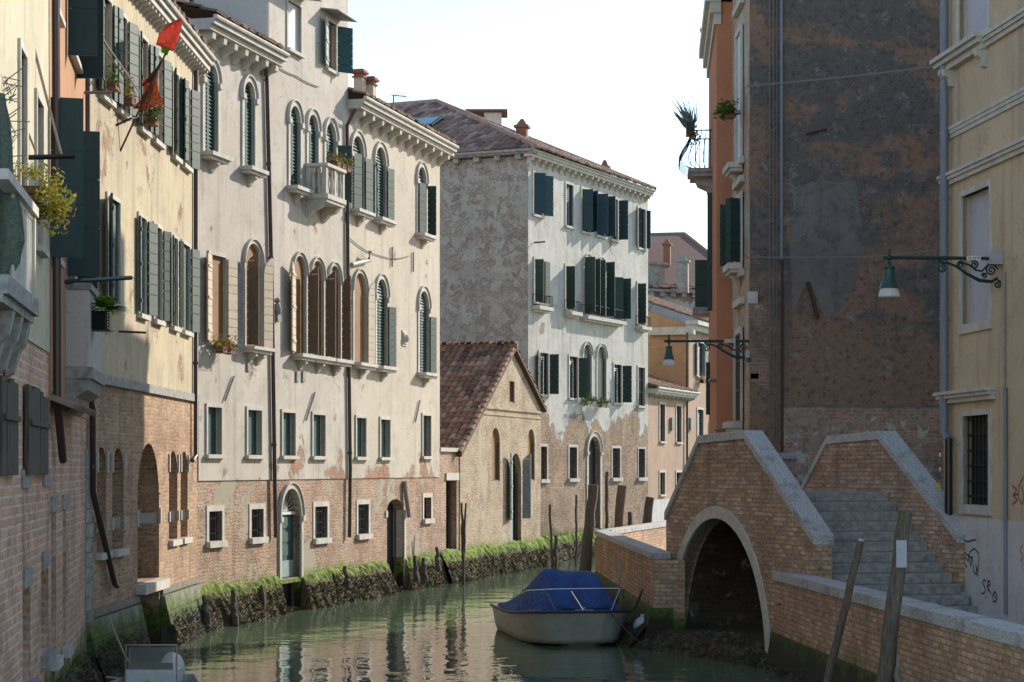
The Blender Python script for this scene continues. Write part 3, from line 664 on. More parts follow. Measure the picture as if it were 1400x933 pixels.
# stone balcony
m = MB(); b0, b1 = FC.u(416), FC.u(442); D = .58
m.box(FC, b0, b1, 10.18, 10.30, .035, D + .04, .5); m.box(FC, b0 + .04, b1 - .04, 10.10, 10.178, .035, D, .5)
bal = obj('balcony', m, 'stone', bD)
for ub in (b0 + .14, b1 - .14):
    k = MB(); k.prism(FC.sub(ub, 0, math.pi / 2), [(.03, 9.72), (.10, 9.76), (.22, 9.90), (.40, 9.96), (.50, 10.098), (.03, 10.098)], -.10, .10); obj('corbel', k, 'stone', bal)
m = MB(); m.box(FC, b0 - .02, b1 + .02, 10.98, 11.06, D - .13, D + .04, .5); m.box(FC, b0 - .02, b0 + .12, 10.98, 11.06, .035, D - .132, .5); m.box(FC, b1 - .12, b1 + .02, 10.98, 11.06, .035, D - .132, .5)
for ub, dd in ((b0 + .06, D - .06), (b1 - .06, D - .06), (b0 + .06, .10), (b1 - .06, .10), ((b0 + b1) / 2, D - .06)): m.box(FC, ub - .06, ub + .06, 10.302, 10.978, dd - .055, dd + .055, .5)
obj('railing', m, 'stone', bal)
prof = [(.03, 0), (.05, .04), (.03, .09), (.062, .24), (.05, .36), (.025, .5), (.045, .6), (.03, .676)]
for k in range(4): 
    q = MB(); ub = b0 + (b1 - b0) * (.17 + .22 * k); q.lathe(FC.p(ub, 10.302, D - .06), prof, 10); obj('baluster', q, 'stone', bal, sm=True)
for k in range(2):
    q = MB(); q.lathe(FC.p(b0 + .06, 10.302, .22 + .15 * k), prof, 10); obj('baluster', q, 'stone', bal, sm=True)
for px, zt in ((400, 15.15), (451, 15.2)):   # little awnings over the tower windows
    m = MB(); u = FC.u(px); m.hexa([FC.p(u - .75, zt - .05, .035), FC.p(u + .75, zt - .05, .035), FC.p(u + .75, zt - .12, .5), FC.p(u - .75, zt - .12, .5), FC.p(u - .75, zt - .02, .035), FC.p(u + .75, zt - .02, .035), FC.p(u + .75, zt - .09, .5), FC.p(u - .75, zt - .09, .5)], .5); obj('awning', m, 'stonedirty', bD)
# side face of the tower, in shade
FDs = Frame((FC.p(uCD, 0, .02).x, FC.p(uCD, 0, .02).y), (FC.p(uCD, 0, -9).x, FC.p(uCD, 0, -9).y), side=(-1, -1))
m = MB(); m.box(FDs, 0.0, 9, 13.0, 17.5, .0, .04, .5); obj('side_wall', m, 'towergrey', bD)
window(FDs, bD, 1.95, 2.75, 14.55, 16.0, fill='green', sur=.06, depth=-.02, front=.07, surm='green', sill=0)
wE = build(FC, bE, 'cream_warm', rect(uDE + .002, uE, 3.22, 13.1),
    [(479, 495, 10.36, 12.35, dict(au, leaves=(('L', 12, .40), ('R', 170, .40)), leafz=(10.38, 11.85))), (511, 525.5, 10.36, 12.35, dict(au, leaves=(('L', 165, .18, 'greenteal'), ('R', 170, .38)), leafz=(10.38, 11.85))),
     (569, 580.5, 10.36, 12.35, dict(au, leaves=(('L', 15, .38), ('R', 95, .26)), leafz=(10.38, 11.85))),
     (481.5, 498.5, 6.3, 8.72, dict(arch=True, fill='brownin', sur=.09, corb=1, sill=.09, sillw=.2, depth=.06, leaves=(('R', 172, .42, 'creamleaf', True),), leafz=(6.33, 8.55))),
     (512.5, 527, 6.3, 8.72, dict(au, sillw=.2, leaves=(('R', 168, .40),), leafz=(6.33, 8.0))),
     (571, 584, 6.3, 8.72, dict(au, sillw=.2, leaves=(('R', 168, .40),), leafz=(6.33, 8.0))),
     (485, 498, 3.8, 4.84, sm_), (518, 531, 3.8, 4.84, sm_), (576, 587, 3.85, 5.05, sm_)], 'plaster_wall', front=.03, body=8)
build(FC, bE, 'rubble', rect(uDE + .002, uE, -.8, 3.218),
    [(489, 503.5, 1.72, 2.52, gr), (529, 551.5, -.6, 2.62, dict(arch=True, fill='dark', sur=.0, sill=0, depth=.30, wname='doorway', rise=.32)), (579, 589, 1.99, 2.62, dict(gr, bars=False))], 'brick_base', body=8)
m = MB(); m.box(FC, FC.u(551.5) + .003, FC.u(551.5) + .16, -.5, 2.3, -.04, .035, .5); m.box(FC, FC.u(529) - .16, FC.u(529) - .003, 2.12, 2.3, -.04, .035, .5); m.box(FC, FC.u(551.5) - .02, FC.u(551.5) - .004, .95, 2.3, -.30, -.03, .5); objs('door_jamb', m, 'stone', bE)
cornice(FC, bE, uDE - .05, uE + .25, 13.2, .5, .34, 11, .28)
Or = FC.p(uDE, 13.28, .52); sl = (-FC.n + Vector((0, 0, .33))); m = MB(); roof_tiles(m, Or, FC.t, sl, uE - uDE + .2, 6.5); m.add([Or, FC.p(uE + .2, 13.28, .52), FC.p(uE + .2, 15.6, -6.5), FC.p(uDE, 15.6, -6.5)], [(0, 1, 2, 3)], .1); obj('roof', m, 'tile', bE)
for px, pt, w in ((492, 96, .17), (507, 106, .16)):   # two flared chimneys
    dd = -2.2 if px < 500 else -2.0; u = FC.u(px, dd); zt = FC.z(px, pt, dd); m = MB()
    G = FC; m.box(G, u - w, u + w, 13.4, zt - .25, dd - w * .8, dd + w * .8, .5)
    ch = obj('chimney', m, 'cream_warm', bE); k = MB()
    k.box(G, u - w - .05, u + w + .05, zt - .248, zt - .21, dd - w * .8 - .05, dd + w * .8 + .05, .5)
    for a in (-.8, -.27, .27, .8): k.box(G, u + w * a - .04, u + w * a + .04, zt - .208, zt - .13, dd - w * .8, dd + w * .8, .5)
    k.box(G, u - w - .06, u + w + .06, zt - .128, zt - .10, dd - w * .8 - .06, dd + w * .8 + .06, .5); k.box(G, u - w - .08, u + w + .08, zt - .098, zt - .05, dd - w * .8 - .08, dd + w * .8 + .08, .5); k.box(G, u - w - .04, u + w + .04, zt - .048, zt, dd - w * .8 - .04, dd + w * .8 + .04, .5)
    obj('chimney_cap', k, 'clay', ch)
pipe(FC, [(362.5, 90, .2), (365, 110), (372, 400), (377, 735)], .05, 'drainpipe', 'pipebrown', bD)
pipe(FC, [(485, 150, .45), (474.5, 172), (476, 400), (479, 640), (478, 735)], .05, 'drainpipe', 'pipebrown', bE)
m = MB(); u = FC.u(505); m.tube([FC.p(FC.u(481, .1), FC.z(481, 362, .1), .1), FC.p(FC.u(505, .12), FC.z(505, 356, .12), .12), FC.p(FC.u(508, .3), FC.z(508, 345, .3), .25)], .06, 8); obj('flue_pipe', m, 'pipecream', bE, sm=True)
m = MB()
for px, y0, y1, tilt in ((310, 515, 548, 6), (421, 537, 575, 6), (320, 365, 372, 0), (533, 338, 365, 0), (562, 345, 372, 0), (568, 548, 577, 3)):
    m.tube([FC.p(FC.u(px + tilt), FC.z(px + tilt, y0), .07), FC.p(FC.u(px - tilt), FC.z(px - tilt, y1), .07)], .025, 6)
objs('wall_tie_iron', m, 'stonedirty', bE)
m = MB()
for px, py in ((261, 690), (552, 668)): m.tube([FC.p(FC.u(px + 15), FC.z(px + 15, py - 5), .05), FC.p(FC.u(px + 8), FC.z(px + 8, py + 20), .30)], .06, 6)
m = MB(); m.tube([FC.p(FC.u(550), FC.z(550, 658), .06), FC.p(FC.u(554), FC.z(554, 707), .12)], .07, 7); obj('stone_bracket', m, 'stonedirty', bE)
m = MB(); u = FC.u(376, .04); zc = FC.z(376, 430, .04); m.box(FC, u - .12, u + .12, zc - .18, zc - .02, .032, .16, .5); m.ball(FC.p(u, zc + .12, .1), .1, .1, .16); m.ball(FC.p(u, zc + .33, .1), .07); obj('carved_figure', m, 'stonedirty', bD, sm=False)
m = MB(); u = FC.u(551); zc = FC.z(551, 463); m.box(FC, u - .22, u + .22, zc - .22, zc + .22, .032, .06, .5); m.box(FC, u - .15, u + .15, zc - .16, zc + .16, .062, .09, .5); m.ball(FC.p(u, zc, .09), .1, .1, .12); obj('carved_plaque', m, 'stone', bE)
m = MB()
for px, py in ((322, 365), (337, 500), (404, 515), (412.5, 515)): u = FC.u(px); zc = FC.z(px, py); m.box(FC, u - .09, u + .09, zc - .13, zc + .13, .032, .07, .5)
objs('vent_cover', m, 'stonedirty', bD)

# --- gabled brick house
FG = Frame((FC.p(uE, 0).x, FC.p(uE, 0).y), (1.05, 74.4), side=(1, -.2))
bG = thing('gabled_house', 'low pale brick gabled house with a tiled roof and blue door shutters', 'building', (-.6, 69, 0))
uv_ = lambda px: FG.u(px)
uL, uA, uR = uv_(629), uv_(700), uv_(739)
out = [(uL, -.8), (uR, -.8), (uR, 5.65), (uA, 7.50), (uL, 4.05)]
ni = dict(arch=True, fill='brownin', sur=0, sill=0, depth=.12)
build(FG, bG, 'gable', out, [(672, 683.5, 3.06, 4.83, ni), (721.5, 731, 3.06, 4.87, ni), (696.5, 703.5, 5.72, 6.45, dict(fill='brownin', sur=0, sill=0)),
     (698, 712.5, .82, 4.0, dict(arch=True, fill='dark', sur=0, sill=0, depth=.20, wname='doorway'))], 'gable_wall', body=9, depth=.12)
dg = bG
for s_, an, w, mt in (('L', 168, .55, 'paleblue'), ('R', 92, .30, 'paleblue')): leaf(FG, FG.u(698) if s_ == 'L' else FG.u(712.5), 1.75, 4.0, w, an, s_, mt, bG, arch=True, name='door_shutter', d=.05, th=.05)
m = MB(); m.box(FG, FG.u(698) + .02, FG.u(698) + .45, .84, 1.72, -.10, -.05, .5); obj('lower_door', m, 'paleblue', bG)
build(FG, bG, 'rubble', rect(.002, uL - .002, -.8, 4.0), [(611, 625.5, .86, 3.1, dict(fill='dark', sur=0, sill=0, depth=.26, wname='doorway'))], 'side_wall', body=2.2, depth=.26, front=-.03)
m = MB(); m.box(FG, FG.u(610), FG.u(627), 3.12, 3.34, -.1, .02, .5); m.box(FG, 0.02, uL, 4.0, 4.12, -2, .06, .5); obj('lintel', m, 'stone', bG)
m = MB(); m.box(FG, FG.u(654), uR, 5.44, 5.52, .001, .06, .5); m.box(FG, FG.u(654), uR, 5.24, 5.29, .001, .03, .5)
obj('string_course', m, 'gable', bG)
inn = -FG.n; ovh = .18
def slope_plane(F, ua, za, ub, zb, depth, d0, mat, parent, name='roof', tw=.22, clip=None):
    """tiled slope from eave (ua,za) to ridge (ub,zb), running inward"""
    s = F.p(ub, zb) - F.p(ua, za); Ls = s.length; s.normalize(); O = F.p(ua, za, d0) + Vector((0, 0, .05)); e = -F.n
    m = MB(); roof_tiles(m, O, e, s, depth, Ls, clip or (lambda a, b: True), tw=tw, tl=.36)
    m.add([O, O + e * depth, O + e * depth + s * Ls, O + s * Ls], [(0, 1, 2, 3)], .1); th = Vector((0, 0, -.12))
    m.hexa([O + th, O + e * depth + th, O + e * depth + s * Ls + th, O + s * Ls + th, O - Vector((0, 0, .01)), O + e * depth - Vector((0, 0, .01)), O + e * depth + s * Ls - Vector((0, 0, .01)), O + s * Ls - Vector((0, 0, .01))], .05)
    return obj(name, m, mat, parent)
sl_ = (7.50 - 4.05) / (uA - uL)
slope_plane(FG, uL - .35, 4.12 - .35 * sl_, uA, 7.6, 10, .16, 'tile', bG)
slope_plane(FG, uR + .3, 5.72 - .3 * .5, uA, 7.6, 10, .16, 'tile', bG)
m = MB(); m.tube([FG.p(uA, 7.68, .2), FG.p(uA, 7.68, -10)], .09, 8); obj('roof_ridge', m, 'clay', bG)

# --- white palazzo
FW = Frame((.6, 76.3), (.6 + .417 * 13.2, 76.3 + .909 * 13.2), side=(1, -.4))
bW = thing('white_palazzo', 'white house with peeling brick foot and iron balconies, at the far bend of the canal', 'building', (3, 82, 0))
LW = FW.u(886)
sg = dict(fill='glass', sur=.09, sill=.09, sillw=.12, leafm='green', depth=.10)
s1 = lambda *lv, **k: dict(sg, leaves=lv, **k)
bl = dict(sg, leafm='green')
ba = dict(fill='P:greenblack', arch=True, sur=.10, sill=.08, leafm='greenblack', depth=.10)
specs = [(729, 741, 12.9, 14.45, s1(('L', 45, .42, 'bluepaint'), ('R', 150, .45, 'bluepaint'))), (773.5, 783, 12.8, 14.4, dict(sg, fill='bluepaint')),
     (795, 806, 12.75, 14.4, s1(('L', 70, .40, 'bluepaint'), ('R', 60, .45, 'bluepaint'))), (815, 826.5, 12.75, 14.4, s1(('L', 70, .42, 'bluepaint'), ('R', 95, .40, 'bluepaint'))), (835, 844, 12.75, 14.4, s1(('R', 95, .40, 'bluepaint'))), (872, 882, 12.7, 14.35, s1(('L', 150, .3, 'bluepaint'), ('R', 100, .18, 'bluepaint'))),
     (730.5, 743, 9.65, 11.25, s1(('L', 88, .32), ('R', 176, .4))), (773, 784, 9.6, 11.25, s1(('L', 88, .34))),
     (798, 809, 9.55, 11.8, s1(('L', 85, .42), ('R', 95, .30), arch=True, leafz=(9.57, 11.75))), (816, 827, 9.55, 11.8, s1(('L', 80, .30), ('R', 90, .36), arch=True, leafz=(9.57, 11.75))), (838, 848, 9.55, 11.25, s1(('L', 45, .4), ('R', 95, .40))), (871, 881, 9.5, 11.2, s1(('L', 85, .34))),
     (737, 749, 6.25, 7.8, s1(('R', 110, .35, 'greenblack'), ('L', 170, .4, 'greenblack'), fill='greenblack')), (778, 789, 6.2, 7.8, s1(('R', 140, .4, 'greenblack'), fill='greenblack')), (797, 808, 6.2, 8.35, dict(ba)), (816, 828, 6.2, 8.35, dict(ba)), (839, 849, 6.15, 7.7, s1(('R', 120, .38, 'greenblack'), fill='greenblack')), (872, 881, 6.1, 7.7, dict(sg, fill='glass')),
     (739, 747.5, 3.08, 4.3, dict(gr, sur=.1)), (778, 788.5, 3.1, 4.3, dict(gr, sur=.1)), (804, 820, 1.1, 4.75, dict(arch=True, fill='dark', sur=.18, sill=0, depth=.2, wname='doorway', impost=True)), (837, 847.5, 3.1, 4.3, dict(gr, sur=.1)), (872.5, 881.5, 3.1, 4.3, dict(gr, sur=.07))]
build(FW, bW, 'white', rect(0, LW, -.8, 15.0), specs, 'facade', body=12, depth=.10)
FWs = Frame((.6, 76.3), (.6 - .909 * 12, 76.3 + .417 * 12), side=(-.4, -1))
m = MB(); m.box(FWs, 0.004, 12, -.8, 15.0, .0, .03, .5); obj('side_wall', m, 'greyside', bW)
cornice(FW, bW, -.3, LW - .02, 15.15, .30, .30, 22, .20)
m = MB(); m.box(FWs, -.35, 12, 15.04, 15.15, -.05, .38, .5)
for i in range(14): m.box(FWs, .2 + i * .85, .42 + i * .85, 14.85, 15.03, 0, .28, .5)
m.tube([FWs.p(-.4, 15.15, .44), FWs.p(12, 15.15, .44)], .06, 8)
obj('side_cornice', m, 'stonedirty', bW)
# hipped roof: apex, ridge running back
e0 = FW.p(-.42, 15.2, .46); e1 = FW.p(LW + .02, 15.2, .34); ap = Vector((-3.1, 84.9, 18.45)); back = FW.p(-.42, 15.2, -24); rb = ap - FW.n * 16
m = MB()
def tri_tiles(m, A, B, P, Q=None, tw=.24, tl=.40):
    e = (B - A).normalized(); v = P - A; s = (v - e * v.dot(e)); H = s.length; s.normalize(); pa = v.dot(e); L = (B - A).length; pq = (Q - A).dot(e) if Q else pa
    roof_tiles(m, A, e, s, L, H, lambda a, b: (a > pa * b / H + .05) and (a < L - (L - pq) * b / H - .05), tw=tw, tl=tl)
    m.add([A, B, Q or P, P] if Q else [A, B, P], [(0, 1, 2, 3)] if Q else [(0, 1, 2)], .1)
tri_tiles(m, e0, e1, ap, tw=.30, tl=.5); tri_tiles(m, e0, back, ap, rb, tw=.30, tl=.5)
m.add([e1, FW.p(LW + .42, 15.2, -24), rb, ap], [(0, 1, 2, 3)], .2)
m.tube([e0 + Vector((0, 0, .05)), ap + Vector((0, 0, .07))], .1, 6); m.tube([ap + Vector((0, 0, .07)), e1 + Vector((0, 0, .05))], .1, 6); m.tube([ap + Vector((0, 0, .07)), rb + Vector((0, 0, .07))], .1, 6)
rW = obj('roof', m, 'tileg', bW)
# skylight on the side slope
e = (back - e0).normalized(); v = ap - e0; s = (v - e * v.dot(e)).normalized(); nn = e.cross(s); nn = nn if nn.z > 0 else -nn
def on_slope(px, py):
    k = (px - CX) / FPX; dirv = Vector((k, 1, (HY - py) / FPX)); o = Vector((0, 0, CAMZ)); t_ = (e0 - o).dot(nn) / dirv.dot(nn); return o + dirv * t_
c = on_slope(578, 173); m = MB(); q = [c + e * a + s * b_ for a, b_ in ((-.7, -.55), (.7, -.55), (.7, .55), (-.7, .55))]; m.hexa([x + nn * .02 for x in q] + [x + nn * .2 for x in q], .5); skf = obj('skylight_frame', m, 'iron', rW)
m = MB(); q = [c + e * a + s * b_ for a, b_ in ((-.6, -.46), (.6, -.46), (.6, .46), (-.6, .46))]; m.hexa([x + nn * .202 for x in q] + [x + nn * .22 for x in q], .5); obj('skylight_pane', m, 'skylight', skf)
def small_chimney(F_, x, y, z0, z1, w, mat, parent, cap='clay'):
    m = MB(); G = Frame((x, y), (x + .2, y + .98)); m.box(G, -w, w, z0, z1 - .25, -w, w, .5); c = obj('chimney', m, mat, parent)
    k = MB(); k.box(G, -w - .08, w + .08, z1 - .248, z1 - .15, -w - .08, w + .08, .5); k.hexa([G.p(-w, z1 - .148, -w), G.p(w, z1 - .148, -w), G.p(w, z1 - .148, w), G.p(-w, z1 - .148, w)] + [G.p(-.05, z1 + .12, -.05), G.p(.05, z1 + .12, -.05), G.p(.05, z1 + .12, .05), G.p(-.05, z1 + .12, .05)], .5); obj('chimney_cap', k, cap, c)
P_ = lambda px, py, Y: Vector(((px - CX) / FPX * Y, Y, CAMZ + (HY - py) / FPX * Y))
a = P_(714, 167, 84); small_chimney(None, a.x, a.y, 15, a.z, .22, 'clay', bW)
a = P_(827, 223, 88); small_chimney(None, a.x, a.y, 14.8, a.z, .16, 'clay', bW)
m = MB(); G = Frame((P_(675, 0, 90).x, 90), (P_(675, 0, 90).x + 1, 90)); zt = P_(0, 160, 90).z; m.box(G, -.4, .35, 14, zt - .02, 0, 1.2, .5); dm = obj('dormer', m, 'white', bW); m = MB(); m.box(G, -1.2, .6, zt, zt + .1, -.3, 1.4, .5); roof_tiles(m, G.p(-1.2, zt + .1, -.3), Vector((1, 0, 0)), Vector((0, 1, .1)), 1.8, 1.5); obj('dormer_roof', m, 'tileg', dm)
m = MB(); a = P_(538, 130, 80); m.tube([Vector((a.x, a.y, 15.5)), a], .03, 6); m.tube([a + Vector((-.1, 0, 0)), a + Vector((.5, .1, -.05))], .02, 6)
for k in range(4): m.tube([a + Vector((.08 + .12 * k, 0, -.12)), a + Vector((.08 + .12 * k, 0, .1))], .01, 5)
obj('aerial', m, 'cable', bW)
def iron_balcony(F_, p0, p1, z, proj, parent, h=.42):
    u0, u1 = F_.u(p0), F_.u(p1); m = MB(); m.box(F_, u0, u1, z - .14, z, .002, proj, .5); m.box(F_, u0 + .05, u1 - .05, z - .22, z - .142, .002, proj * .6, .5); s_ = obj('balcony', m, 'stone', parent)
    m = MB(); P = [F_.p(u0 + .03, 0, .03), F_.p(u0 + .03, 0, proj - .04), F_.p(u1 - .03, 0, proj - .04), F_.p(u1 - .03, 0, .03)]
    for zz in (z + .04, z + h): m.tube([p + Vector((0, 0, zz)) for p in P], .014, 5)
    for i in range(3):
        n_ = max(2, round((P[i + 1] - P[i]).length / .11))
        for k in range(n_): q = P[i].lerp(P[i + 1], k / n_); m.tube([q + Vector((0, 0, z + .04)), q + Vector((0, 0, z + h))], .009, 4)
    obj('railing', m, 'iron', s_)
iron_balcony(FW, 727, 746, 9.5, .34, bW); iron_balcony(FW, 771, 786, 9.5, .34, bW); iron_balcony(FW, 792.5, 846, 9.45, .36, bW); iron_balcony(FW, 868, 881, 9.4, .34, bW)
m = MB(); u = FW.u(724, .1); m.tube([FW.p(FW.u(729), FW.z(729, 332), .03), FW.p(FW.u(742, .3), FW.z(742, 331, .3), .4)], .03, 6); obj('iron_bracket', m, 'rust', bW)

# --- far low pink house and the taller ochre one, then the back roof
FP = Frame((FW.p(LW, 0, -.02).x, FW.p(LW, 0, -.02).y), (FW.p(LW, 0).x + .327 * 30, FW.p(LW, 0).y + .945 * 30), side=(1, -.35))
bP = thing('small_canal_house', 'low pink house with blue shuttered windows and a white cornice, right of the white house', 'building', (6.5, 90, 0))
bT = thing('canal_house', 'ochre and pink house with a tiled roof, behind the farther green lamp', 'building', (8.5, 97, 0))
uT = FP.u(942); pw = dict(fill='bluepaint', sur=.10, sill=.08, depth=.15); pg = dict(fill='glass', sur=.10, sill=.08, depth=.15)
build(FP, bP, 'pinkr', rect(0, uT, 2.15, 6.6), [(901.5, 908.5, 4.65, 6.25, pw), (924, 931, 4.65, 6.25, pw), (901.5, 908.5, 2.35, 3.3, pg), (924, 931, 2.35, 3.3, pg)], 'facade', body=3)
m = MB(); m.box(FP, 0, uT, -.8, 2.148, -2, .03, .5); obj('base', m, 'whitebase', bP)
cornice(FP, bP, -.02, uT + .1, 6.85, .45, .3, 10, .14)
Or = FP.p(0, 6.9, .45); m = MB(); roof_tiles(m, Or, FP.t, -FP.n + Vector((0, 0, .33)), uT, 3.2); m.add([Or, FP.p(uT, 6.9, .45), FP.p(uT, 8.1, -3), FP.p(0, 8.1, -3)], [(0, 1, 2, 3)], .1); obj('roof', m, 'tile', bP)
build(FP, bT, 'pinkr', rect(uT + .005, 26, -.8, 9.95), [(952, 962, 7.75, 9.3, dict(pw, leaves=(('L', 170, .3, 'paleblue'), ('R', 170, .3, 'paleblue')))), (953, 961, 4.55, 6.2, pw), (953, 961, 2.3, 3.3, pg)], 'facade', body=.5)
A0 = FP.p(uT, 0, .0); Gs = Frame((A0.x, A0.y), (A0.x - .945 * 9, A0.y + .327 * 9), side=(-.3, -1))
m = MB(); m.prism(Gs, [(0.01, -.8), (9, -.8), (9, 13.2), (0.01, 10.0)], -.5, .02); obj('side_wall', m, 'ochre2', bT)
m = MB(); m.box(FP, uT - .3, 26, 10.0, 10.18, -.1, .5, .5); m.box(FP, uT - .2, 26, 9.75, 9.998, -.1, .3, .5); m.box(Gs, -.3, 1.8, 9.55, 9.9, .0, .35, .5); obj('cornice', m, 'stone', bT)
Or = FP.p(uT - .3, 10.22, .5); m = MB(); roof_tiles(m, Or, FP.t, -FP.n + Vector((0, 0, .36)), 20, 9); m.add([Or, FP.p(26, 10.22, .5), FP.p(26, 13.6, -9), FP.p(uT - .3, 13.6, -9)], [(0, 1, 2, 3)], .1); obj('roof', m, 'tile', bT)
pipe(FP, [(939.5, 455, .1), (939.5, 700, .1)], .05, 'drainpipe', 'pipeblack', bT)
m = MB(); z0 = 5.4
for px, py in ((917, 580), (942.5, 580), (971, 583), (971, 490)): u = FP.u(px); zc = FP.z(px, py); m.box(FP, u - .18, u + .18, zc - .28, zc + .28, .004, .12, .5)
objs('meter_box', m, 'stonedirty', bT)
bQ = thing('background_house', 'brick house far back with a broad hipped tile roof, seen above the ochre roof', 'building', (8, 122, 0))
GQ = Frame((6, 118), (14, 121.5), side=(.3, -1)); zt = 13.6
m = MB(); m.box(GQ, -6, 8, 0, zt, -8, 0, .5); obj('wall', m, mat_plaster('pale_render_over_brick', (.45, .43, .40), (.38, .36, .34), (.28, .25, .22), .4, ((.40, .22, .15), (.28, .17, .12), (.33, .29, .25)), .52), bQ)
m = MB(); m.box(GQ, -6, 8, zt, zt + .15, -.05, .4, .5)
for k in range(20): m.box(GQ, -5.8 + k * .7, -5.5 + k * .7, zt - .25, zt - .002, 0, .3, .5)
obj('cornice', m, 'stonedirty', bQ)
m = MB(); A = GQ.p(-6, zt + .2, .4); B = GQ.p(9, zt + .2, .4); ap2 = P_(936, 320, 127); lf2 = P_(880, 324, 126) - Vector((6, 0, 0)); tri_tiles(m, A, B, lf2, ap2, tw=.3, tl=.5)
m.add([B, GQ.p(9, zt + .2, -14), ap2], [(0, 1, 2)], .3); m.tube([lf2, ap2], .12, 6); m.tube([ap2, B], .12, 6); obj('roof', m, 'tileg', bQ)
a = P_(934, 353, 118.5); small_chimney(None, a.x, a.y, 13.5, a.z, .30, 'greyside', bQ, 'stonedirty')
a = P_(912, 330, 122); small_chimney(None, a.x, a.y, 14, a.z, .2, 'clay', bQ)
m = MB(); m.box(GQ, .2, 3.0, zt + .2, zt + 1.55, -.8, .05, .5); dm = obj('dormer', m, 'greyside', bQ); m = MB(); m.box(GQ, 0, 3.2, zt + 1.552, zt + 1.68, -1.5, .25, .5); m.box(GQ, .9, 2.3, zt + .5, zt + 1.3, .052, .09, .5); obj('dormer_roof', m, 'stonedirty', dm)

# --- terracotta house and pale yellow house, nearest on the left
FT = Frame((-6.06, 27.1), (-6.985, 34.0), side=(1, 0)); FA = Frame((-5.0, 19.2), (-6.06, 27.1), side=(1, 0))
bH = thing('canal_house', 'terracotta rendered house with big dark green shutters, squeezed between pale yellow and ochre houses', 'building', (-6.6, 31, 0))
bA = thing('canal_house', 'pale yellow house with a stone balcony over pink brick, at the left edge', 'building', (-5.6, 23, 0))
LT = FT.L; LA = FA.L
dk = dict(fill='dark', sur=.08, sill=.08, depth=.25)
build(FT, bH, 'terra', rect(0, LT, 4.3, 13), [(69, 76, 6.3, 8.3, dict(dk)), (92, 104, 6.3, 8.3, dict(dk)), (70, 77, 9.6, 11.4, dict(dk)), (92, 104, 9.6, 11.4, dict(dk))], 'upper_wall', body=5, front=.02)
build(FT, bH, 'pinkbrick', rect(0, LT, -.8, 4.298), [(70, 76.5, .95, 2.9, dict(dk, sur=0, surm='stone', sill=.14)), (86, 90.5, .95, 2.9, dict(dk, sur=0, sill=.14))], 'brick_wall', body=5)
for px, z0, z1, w, an in ((66, 6.25, 8.35, .42, 80), (89, 6.25, 8.35, .46, 86), (104, 6.25, 8.35, .30, 92), (90, 9.45, 11.5, .42, 86), (103, 9.45, 11.5, .40, 95)): leaf(FT, FT.u(px), z0, z1, w, an, 'L', 'tealshutter', bH, board=.6)
build(FA, bA, 'paleyellow', rect(0, LA, 5.0, 13), [(22.5, 31, 6.2, 8.2, dict(dk)), (45.5, 54, 6.2, 8.0, dict(dk))], 'upper_wall', body=5, front=.02)
ww = dict(fill='dark', sur=0, sill=.16, sillw=.06, depth=.35, sillm='stonedirty')
build(FA, bA, 'pinkbrick', rect(0, LA, -.8, 4.998), [(31, 41.5, 1.0, 2.1, ww), (56, 66, 1.15, 2.2, ww)], 'brick_wall', body=5)
m = MB()
for F_, px, zc in ((FA, 36, 2.2), (FA, 61, 2.32), (FT, 73, 3.0), (FT, 88, 3.0), (FA, 34, 3.36), (FA, 62, 3.36)): u = F_.u(px); m.box(F_, u - .45, u + .45, zc - .09, zc + .12, -.1, .03, .5)
objs('lintel', m, 'stonedirty', bA)
for px0, px1, lab in ((-6, 18, None), (31, 60, None)):   # weathered plank doors and hatch
    m = MB(); u0, u1 = FA.u(px0), FA.u(px1); n_ = 7
    for k in range(n_): a_ = u0 + (u1 - u0) * k / n_; m.box(FA, a_, a_ + (u1 - u0) / n_ - .012, 3.42, 4.42 + R.uniform(-.04, .05), .02, .06 + R.uniform(0, .012), .5)
    m.box(FA, u0 + .1, u1 - .1, 4.0, 4.06, .07, .1, .5); obj('plank_hatch', m, 'oldwood', bA)
m = MB(); roof_tiles(m, FT.p(FT.u(66) - 0, 4.25, .28), FT.t, Vector((-FT.n.x, -FT.n.y, .5)), 4.2, .5); obj('tile_ledge', m, 'tile', bH)
m = MB(); m.tube([FT.p(FT.u(75, .1), 13, .1), FT.p(FT.u(78, .1), 4.4, .1), FT.p(FT.u(86, .1), 3.6, .1)], .055, 8); obj('drainpipe', m, 'pipebrown', bH, sm=True)
# closed bay on a stone corbel
m = MB(); ub0, ub1 = FT.u(88), FT.u(108); m.box(FT, ub0, ub1, 4.95, 6.05, .02, .34, .5); bay = obj('bay_box', m, 'towergrey', bH); m = MB(); m.box(FT, ub0 - .04, ub1 + .04, 4.78, 4.945, .02, .40, .5); m.prism(FT.sub((ub0 + ub1) / 2, 0, math.pi / 2), [(.02, 4.3), (.1, 4.36), (.16, 4.52), (.32, 4.62), (.36, 4.778), (.02, 4.778)], -(ub1 - ub0) / 2, (ub1 - ub0) / 2); m.box(FT, ub0 - .02, ub1 + .02, 6.055, 6.15, .02, .38, .5); obj('corbel', m, 'stonedirty', bay)
